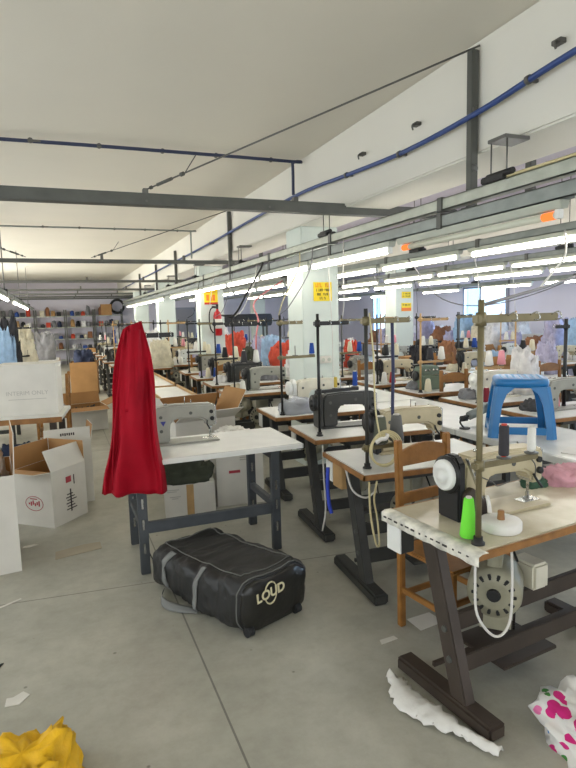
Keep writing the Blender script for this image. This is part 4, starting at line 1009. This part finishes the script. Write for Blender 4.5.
# lamp arm / dark grey cylinder on the white table edge
t = thing('table_lamp_head', 'dark grey tube-shaped machine lamp over the white table by the stool', 'lamp', (2.93, 3.45, TT))
MB().cyl((-.08, 0, .10), (.12, .0, .16), .032, .036, 16).build('lamp_shade', M['raild'], t)
b = MB(); b.tube([(-.08, 0, .10), (-.13, 0, .10), (-.16, .0, .06), (-.1, .02, .0)], .007); b.lathe([(.022, 0), (.022, .05)], (-.15, 0, .085), (1, 0, 0), 12); b.lathe([(.04, 0), (.04, .01)], (-.1, .02, 0)); b.build('arm', M['black'], t)

# ================================================================== rows to the right
rowC = [(3.66, 3.45), (3.66, 4.30), (3.64, 5.22), (3.64, 6.15), (3.66, 7.15), (3.66, 8.15), (3.7, 9.2), (3.7, 10.4), (3.7, 11.5), (3.7, 12.6)]
kc = ['grey', 'cream', 'o_green', 'beige', 'o_grey', 'grey', 'white', 'beige', 'o_dark', 'grey']
for i, (x, y) in enumerate(rowC):
    station('row beyond the stool', i, x, y, R(-1), kc[i], [None, 'wood', 'wood', 'black', 'tan', 'black', 'wood', 'black', 'tan', 'black'][i], [(), ('dark red',), ('cream',), ('white', 'red'), (), ('pink',), (), ('white',), (), ()][i], chair=i in (1, 3), mxo=.35 if i == 2 else .5)
S6 = (4.22, 3.82, TT)
thread_stand('tall black thread stand carrying pink cones beyond the blue stool', S6, R(170), M['black'], M['black'], .80, .10, .18, .16, tr=.016)
for k, (dx, dy, key) in enumerate(((-.06, .14, 'pink'), (.22, .0, 'pink'), (.34, .06, 'dark red'))):
    place_cone(key, ['pink thread cone just before the tall black stand beyond the stool', 'pink thread cone behind the tall black stand beyond the stool', 'dark red thread cone beside the tall black stand beyond the stool'][k], (4.22 + dx, 3.72 + dy, TT), 'cones round the tall black stand')
rowD = [(5.35, 4.55), (5.35, 5.6), (5.3, 6.65), (5.3, 7.7), (5.3, 8.8), (5.25, 11.2), (5.25, 12.3), (5.25, 13.4)]
kd = ['grey', 'o_white', 'beige', 'o_dark', 'grey', 'white', 'o_grey', 'beige']
for i, (x, y) in enumerate(rowD):
    station('row before far column', i, x, y, R(-1), kd[i], ['black', 'wood', 'tan', 'black', 'wood', 'black', 'tan', 'black'][i], [('pink', 'white'), (), ('cream',), ('white', 'white')][i % 4], chair=i in (0, 2))
rowE = [(7.3, 5.6), (7.3, 6.8), (7.3, 8.0), (7.3, 9.2), (7.3, 10.6), (7.3, 11.9)]
for i, (x, y) in enumerate(rowE):
    station('row past far column', i, x, y, 0, ['grey', 'beige', 'o_white', 'dark', 'grey', 'white'][i], ['black', None, 'wood', 'black', None, 'black'][i], (), chair=i in (1, 3))
# long benches with cloth along the window wall
for i, (x0, y0, y1) in enumerate(((8.9, 6.4, 9.4), (8.9, 9.6, 12.6), (8.9, 12.8, 16.0))):
    long_table('long cutting table %s along the window wall, loaded with cloth' % ['nearest', 'in the middle', 'farthest'][i], x0, x0 + 1.5, y0, y1, M['wood'], 'cutting tables by the window wall')
# back rows between the columns
rowB = [(3.25, 15.6), (3.25, 16.8), (3.25, 18.0)]
for i, (x, y) in enumerate(rowB):
    station('row past second column', i, x, y, 0, ['grey', 'dark', 'beige'][i], ['black', 'tan', 'black'][i], ('white',))

# clutter heaps: each its own thing
used = set()
def clut(where, x, y, z, w, d, h, col, seed, kind='heap'):
    base = {'heap': '%s heap of cloth %s', 'stack': 'pile of folded %s clothes %s', 'box': '%s carton %s'}[kind]
    lab = base % (col, where); q = 0
    while lab in used:
        q += 1; lab = base % (['small ', 'lower ', 'second ', 'third ', 'fourth ', 'fifth '][q - 1] + col, where)
    used.add(lab)
    if kind == 'heap': heap('cloth_pile', lab, (x, y, z), w, d, h * 1.45, CLOTH[col], seed, group='cloth heaps on the tables')
    elif kind == 'stack': stack('clothes_stack', lab, (x, y, z), w, d, max(2, int(h / .045)), [col, col, 'white', col], seed, rotz=(seed % 7 - 3) * .1, group='folded stacks on the tables')
    else: carton('cardboard_box', lab, (x, y, z), (seed % 5 - 2) * .12, w, d, h, M['cwhite'] if col == 'white' else M['carton'], M['cartonin'], (130, 120, None, 100) if seed % 2 else (None,) * 4, 'cartons on the tables', closed=not seed % 2)
r = random.Random(11)
cols = ['white', 'lilac', 'white', 'pale blue', 'grey', 'cream', 'black', 'white', 'pink', 'lilac', 'navy', 'brown']
seed = 200
for i, (x0, y0, y1) in enumerate(((8.9, 6.4, 9.4), (8.9, 9.6, 12.6), (8.9, 12.8, 16.0))):
    nm = 'on the %s cutting table by the window wall' % ['nearest', 'middle', 'farthest'][i]
    for j in range(12):
        seed += 1; yy = y0 + .25 + (j // 2) * .5; xx = x0 + (.38 if j % 2 == 0 else 1.1)
        kd_ = ['heap', 'heap', 'stack', 'heap', 'box', 'heap'][seed % 6]
        c = cols[(seed * 5) % len(cols)] if kd_ != 'box' else ['brown', 'white'][j % 2]
        clut(nm, xx, yy, TT + .0005, .46 + .2 * r.random(), .42, .2 + .28 * r.random(), c, seed, kd_)
for i, (x, y) in enumerate(rowE):
    for k, (dx, dy, w) in enumerate(((1.45, .25, .5), (.9, .42, .26))):
        seed += 1
        if k == 0:
            clut('standing past the %s table beyond the far column' % ORD[i], 8.62, y + .3, 0, .34, .42, .75, ['brown', 'white'][i % 2], seed, 'box')
        else: clut('on the %s table beyond the far column' % ORD[i], x + dx, y + dy, TT + .0005, w, .24, .14, cols[(seed * 3) % len(cols)], seed, 'heap')
for i, (x, y) in enumerate(rowD):
    seed += 1; clut('on the %s table of the row before the far column' % ORD[i], x + .90, y + .36, TT + .0005, .24, .34, .15 + .16 * r.random(), ['white', 'lilac', 'pale blue', 'brown', 'black', 'white', 'cream', 'pink'][i], seed, 'heap')
    if i in (1, 3): seed += 1; clut('at the near end of the %s table before the far column' % ORD[i], x + .16, y + .42, TT + .0005, .28, .24, .16, 'brown', seed, 'box')
for i, (x, y) in enumerate(rowC):
    if i in (0, 2): continue
    seed += 1; clut('on the %s table of the middle row' % ORD[i], x + .90, y + .36, TT + .0005, .24, .32, .12 + .18 * r.random(), ['white', 'white', 'cream', 'black', 'white', 'orange red', 'orange red', 'pale blue', 'grey', 'white'][i], seed, 'heap')
# orange-red and pale blue piles seen between the first two columns
for k, (x, y, w, d, h, c) in enumerate(((3.05, 10.0, .34, .4, .34, 'orange red'), (3.30, 10.9, .6, .5, .42, 'lilac'), (3.28, 9.1, .55, .5, .30, 'orange red'), (3.28, 8.3, .5, .5, .36, 'pale blue'), (3.28, 11.7, .6, .5, .46, 'white'))):
    pass
for i, (y0, y1) in enumerate(((7.6, 9.9), (10.9, 13.6))):
    long_table('narrow white table %s behind the aisle machines' % ['before the second column', 'after the second column'][i], 3.12, 3.6, y0, y1, M['lam'], 'narrow tables behind the aisle row')
for k, (y, c, h) in enumerate(((7.9, 'white', .22), (8.5, 'orange red', .30), (9.05, 'pale blue', .36), (9.6, 'lilac', .34), (11.2, 'orange red', .36), (11.8, 'orange red', .34), (12.4, 'white', .44), (13.1, 'lilac', .5))):
    seed += 1; clut('on the narrow white table behind the aisle machines, %s along' % ORD[k], 3.36, y, TT + .0005, .46, .46, h, c, seed, 'heap')
for i, (x, y) in enumerate(rowA[1:], 1):
    if i in (4,): continue
    seed += 1; clut('on the %s table of the aisle row' % ORD[i + 4], x + .90, y + .32, TT + .0005, .24, .34, .10 + .15 * r.random(), ['white', 'grey', 'olive', 'white', 'white', 'lilac', 'cream', 'white', 'white', 'black'][i], seed, 'heap')
# roll of grey material lying high between columns
t = thing('fabric_roll', 'grey roll of fabric lying on a rack deep behind the aisle row', 'fabric roll', (5.6, 18.2, 1.35))
MB().cyl((-1.1, 0, .2), (1.1, 0, .2), .2, n=20).build('rolled_fabric', CLOTH['dark grey'], t); MB().cyl((-1.2, 0, .2), (1.2, 0, .2), .04, n=12).build('cardboard_core', M['carton'], t)
t = thing('roll_rack', 'steel trestle rack holding the grey fabric roll', 'rack', (5.6, 18.2, 0))
for x in (-.9, .9):
    for y in (-.18, .18): MB().box(x - .03, x + .03, y - .03, y + .03, 0, 1.32, .004).build('upright', M['steel'], t)
    MB().box(x - .03, x + .03, -.25, .25, 1.32, 1.35, .004).build('cradle', M['steel'], t)

# ================================================================== boards and machines on the aisle's other side
for i, (y0, y1) in enumerate(((5.9, 7.55), (7.75, 9.9))):
    long_table('narrow board table with raised wood edges, %s behind the red cloth' % ['nearer one', 'farther one'][i], 1.02, 1.42, y0, y1, M['pine'], 'board tables behind the red cloth', rails=True)
LTB = [(.95, 10.6), (.95, 11.7), (.9, 12.9), (.9, 14.1), (.9, 15.4), (.9, 16.8)]
for i, (x, y) in enumerate(LTB):
    station('row behind board tables', i, x, y, 0, ['grey', 'beige', 'dark', 'white', 'grey', 'beige'][i], ['black', 'wood', 'black', 'tan', None, 'black'][i], [('white',), ('cream', 'blue'), (), ('white',)][i % 4], chair=i in (0, 2), mxo=.35)
    seed += 1; clut('on the %s table behind the board tables' % ORD[i], x + .82, y + .28, TT + .0005, .46, .44, .32 + .1 * (i % 2), ['cream', 'white', 'navy', 'white', 'lilac', 'grey'][i], seed, 'heap')
# cluttered benches beyond the white carton
for i, (x0, x1, y0, y1) in enumerate(((-2.2, -.55, 8.2, 9.4), (-2.3, -.3, 10.4, 11.7), (-2.3, 0.0, 14.4, 15.6))):
    long_table('cluttered work bench %s beyond the closed white carton' % ['first', 'second', 'third'][i], x0, x1, y0, y1, M['wood'], 'cluttered benches')
WC = dup(OKC, 'wooden chair holding cloth beyond the closed white carton', (-.12, 7.95, 0), R(-95))
heap('cloth_pile', 'grey striped cloth bundle on the chair beyond the closed white carton'.replace('striped ', ''), (-.12, 7.95, .456), .34, .34, .14, CLOTH['grey'], 301)
stuff = [(-2.05, 8.55, 'olive'), (-1.75, 8.5, 'white'), (-1.45, 8.52, 'black'), (-1.15, 8.5, 'cream'), (-.88, 8.5, 'dark grey'), (-.66, 8.5, 'pale blue'),
         (-2.05, 9.0, 'grey'), (-1.72, 9.05, 'orange red'), (-1.4, 9.02, 'green'), (-1.1, 9.05, 'white'), (-.82, 9.0, 'tan'), (-.62, 8.98, 'black')]
for k, (x, y, c) in enumerate(stuff): seed += 1; clut('on the first cluttered bench beyond the white carton', x, y, TT + .0005, .27, .34, .20 + .16 * (k % 3) + (.1 if k > 5 else 0), c, seed, 'heap')
stuff = [(-2.0, 10.8, .45, .5, .6, 'dark grey', 'heap'), (-1.5, 10.8, .5, .5, .55, 'tan', 'box'), (-1.0, 10.75, .5, .5, .5, 'white', 'heap'), (-.55, 10.8, .44, .5, .5, 'cream', 'heap'), (-1.5, 11.35, .42, .36, .8, 'orange red', 'stack'), (-.9, 11.4, .42, .36, .62, 'white', 'stack'), (-2.08, 11.4, .36, .36, .85, 'grey', 'stack')]
for k, (x, y, w, d, h, c, kk) in enumerate(stuff): seed += 1; clut('on the second cluttered bench beyond the white carton', x, y, TT + .0005, w, d, h, c, seed, kk)
stuff = [(-1.9, 14.9, .5, .6, .6, 'grey', 'heap'), (-1.3, 14.9, .5, .6, .5, 'white', 'heap'), (-.8, 14.9, .45, .6, .45, 'dark grey', 'heap'), (-.3, 15, .5, .6, .4, 'grey', 'heap')]
for k, (x, y, w, d, h, c, kk) in enumerate(stuff): seed += 1; clut('on the third cluttered bench beyond the white carton', x, y, TT + .0005, w, d, h, c, seed, kk)
# machines and stands on these benches
for k, (x, y, kd_) in enumerate(((-1.95, 8.95, 'o_dark'), (-1.3, 14.62, 'dark'))):
    pass
for k, (x, y) in enumerate(((-1.2, 8.25), (-1.75, 8.25), (-.75, 10.45), (-1.3, 10.45))):
    place_stand('black', 'black thread stand on the %s cluttered bench, %s from the aisle' % (['first', 'second'][k // 2], ['nearest', 'second'][k % 2]), (x, y, TT), .3, 'thread stands on the cluttered benches')
# cartons on the floor past the bench
OC = carton('cardboard_box', 'open brown carton full of dark things on the aisle floor', (.32, 9.3, 0), R(8), .56, .5, .36, M['cwhite'], M['cartonin'], (190, 118, 150, 160), FL=.8)
heap('cloth_pile', 'dark cloth lying inside the open aisle-floor carton', (.32, 9.3, .012), .42, .36, .3, CLOTH['black'], 330)
BC = carton('cardboard_box', 'brown carton heaped with dark blue cloth farther along the aisle', (.52, 13.9, 0), R(-6), .58, .6, .74, M['carton'], M['cartonin'], (None, None, None, 150))
heap('cloth_pile', 'dark blue cloth heaped above the brown carton farther along the aisle', (.52, 13.9, .56), .5, .5, .40, CLOTH['navy'], 331)
carton('cardboard_box', 'brown carton on the floor before the back racks', (1.35, 21.4, 0), R(5), .80, .6, .70, M['carton'], M['cartonin'], closed=True)
carton('cardboard_box', 'dark carton half hidden by the red cloth before the back racks', (2.3, 21.6, 0), R(5), .5, .5, .5, M['legg'], M['cartonin'], closed=True)
# lean fabric lengths beside the brown carton
for k in range(3):
    g = [[(-.05 + .1 * a + .02 * math.sin(q * .9 + k), -.04 * q * .3, 1.02 - .09 * q + .02 * a) for a in range(3)] for q in range(9)]
    pass

# ================================================================== back racks
XR = [-2.9, -1.82, -.74, .34, 1.40, 2.50]
def rack(label, x0, x1, group):
    t = thing('shelf_rack', label, 'rack', (x0, 23.75, 0), 0, group); w = x1 - x0 - .03
    for x in (0, w - .04):
        for y in (0, .46): MB().box(x, x + .04, y, y + .04, 0, 2.12, .003).build('upright', M['steel'], t)
    for z in (.18, .60, 1.0, 1.45, 1.88): MB().box(.002, w - .002, .002, .498, z - .025, z, .003).build('shelf', M['rail'], t)
    return t
pos = ['first', 'second', 'third', 'fourth', 'fifth']
seed = 500
for i in range(5):
    rack('grey steel shelf rack, %s from the left against the back wall' % pos[i], XR[i], XR[i + 1], 'steel racks at the back wall')
    for s_, z in enumerate((.60, 1.0, 1.45, 1.88)):
        if z == .6 and i < 2: continue
        n_ = [4, 5, 4, 4][s_]
        for k in range(n_):
            if i == 4 and s_ == 3 and k > 0: continue
            seed += 1; x = XR[i] + .14 + (k + .5) * (.80 / n_) ; hh = .10 + .17 * r.random() if z < 1.8 else .15 + .22 * r.random()
            c = ['navy', 'dark grey', 'white', 'brown', 'grey', 'blue', 'black', 'cream', 'orange red', 'grey', 'tan'][(seed * 7) % 11]
            nm = ['lower', 'middle', 'upper', 'topmost'][s_]
            lab = '%s on the %s shelf of the %s back rack, %s from the left' % ('%s', nm, pos[i], ORD[k])
            g_ = 'things on the back racks'
            if (seed % 3) == 0:
                tag(MB().box(-.08, .08, -.14, .14, 0, hh, .006).build('storage_box', CLOTH[c], None, (x, 24.0, z + .0003)), lab % (c + ' box'), 'box', g_)
            elif seed % 5 == 1:
                tag(MB().lathe([(.06, 0), (.075, .01), (.075, hh * .8), (.03, hh)], n=14).build('jar', CLOTH[c], None, (x, 23.95, z + .0003)), lab % (c + ' tub'), 'tub', g_)
            else: heap('cloth_bundle', lab % (c + ' bundle'), (x, 24.0, z + .0003), .17, .3, hh, CLOTH[c], seed, 'bundle', g_, n=8)
b = MB(); b.tube([(0, .26 * math.cos(a / 16 * 2 * PI), .28 + .26 * math.sin(a / 16 * 2 * PI)) for a in range(17)], .05, 8, smooth=False)
o = tag(b.build('tyre', M['rubber'], None, (2.3, 24.0, 1.94), R(70)), 'black tyre-like ring standing on top of the rack nearest the red cloth', 'ring')
carton('cardboard_box', 'brown carton on top of the rack nearest the red cloth', (1.86, 24.0, 1.8805), 0, .40, .4, .42, M['carton'], M['cartonin'], closed=True)

# ================================================================== lights, world, camera
w = bpy.data.worlds.new('sky'); sc.world = w; w.use_nodes = True
bg = w.node_tree.nodes['Background']; bg.inputs[0].default_value = (.80, .91, 1, 1); bg.inputs[1].default_value = 3.0
def daylight(name, loc, rot, sx, sy, power, col=(1, .97, .9)):
    l = bpy.data.lights.new(name, 'AREA'); l.shape = 'RECTANGLE'; l.size = sx; l.size_y = sy; l.energy = power; l.color = col
    o = bpy.data.objects.new(name, l); C.objects.link(o); o.location = loc; o.rotation_euler = rot; return o
for i, (a, c, z0, z1) in enumerate(LW): daylight('window_daylight', (-3.3, (a + c) / 2, 1.7), (0, R(-90), 0), 1.6, 3.2, (20, 20, 40, 150, 230)[i], (1, .97, .88))  # the strong far lamps sit at openings added for fill
for i, (a, c, z0, z1) in enumerate(RW): daylight('window_daylight', (11.62, (a + c) / 2, (z0 + z1) / 2), (0, R(90), 0), z1 - z0, c - a, (150, 190, 190, 130)[i], (.95, .96, 1))  # first two lamps are fill at the added unseen windows
for i, (a, c) in enumerate(FW): daylight('window_daylight', ((a + c) / 2, -4.1, 1.7), (R(90), 0, 0), 3.2, 1.6, 34, (1, .97, .90))
cam = bpy.data.cameras.new('camera'); co = bpy.data.objects.new('camera', cam); C.objects.link(co); sc.camera = co
F = 570.; cam.sensor_fit = 'VERTICAL'; cam.sensor_height = 36; cam.lens = 36 * F / 768; cam.clip_start = .05
P_, Ro, Ya = R(6.8), R(1.55), R(21.8)
fw = Vector((math.sin(Ya) * math.cos(P_), math.cos(Ya) * math.cos(P_), -math.sin(P_)))
r0 = Vector((math.cos(Ya), -math.sin(Ya), 0)); u0 = r0.cross(fw)
rv = r0 * math.cos(Ro) - u0 * math.sin(Ro); uv = u0 * math.cos(Ro) + r0 * math.sin(Ro)
mx = Matrix((rv, uv, -fw)).transposed().to_4x4(); mx.translation = (0, 0, 1.65); co.matrix_world = mx
# the two patterns of tube lights were copied out already
for p in (LIT, DEAD):
    for c in list(p.children): bpy.data.objects.remove(c)
    bpy.data.objects.remove(p)
vs = sc.view_settings; vs.view_transform = 'Standard'; vs.look = 'None'; vs.exposure = 0.22; vs.gamma = 1; vs.use_curve_mapping = False
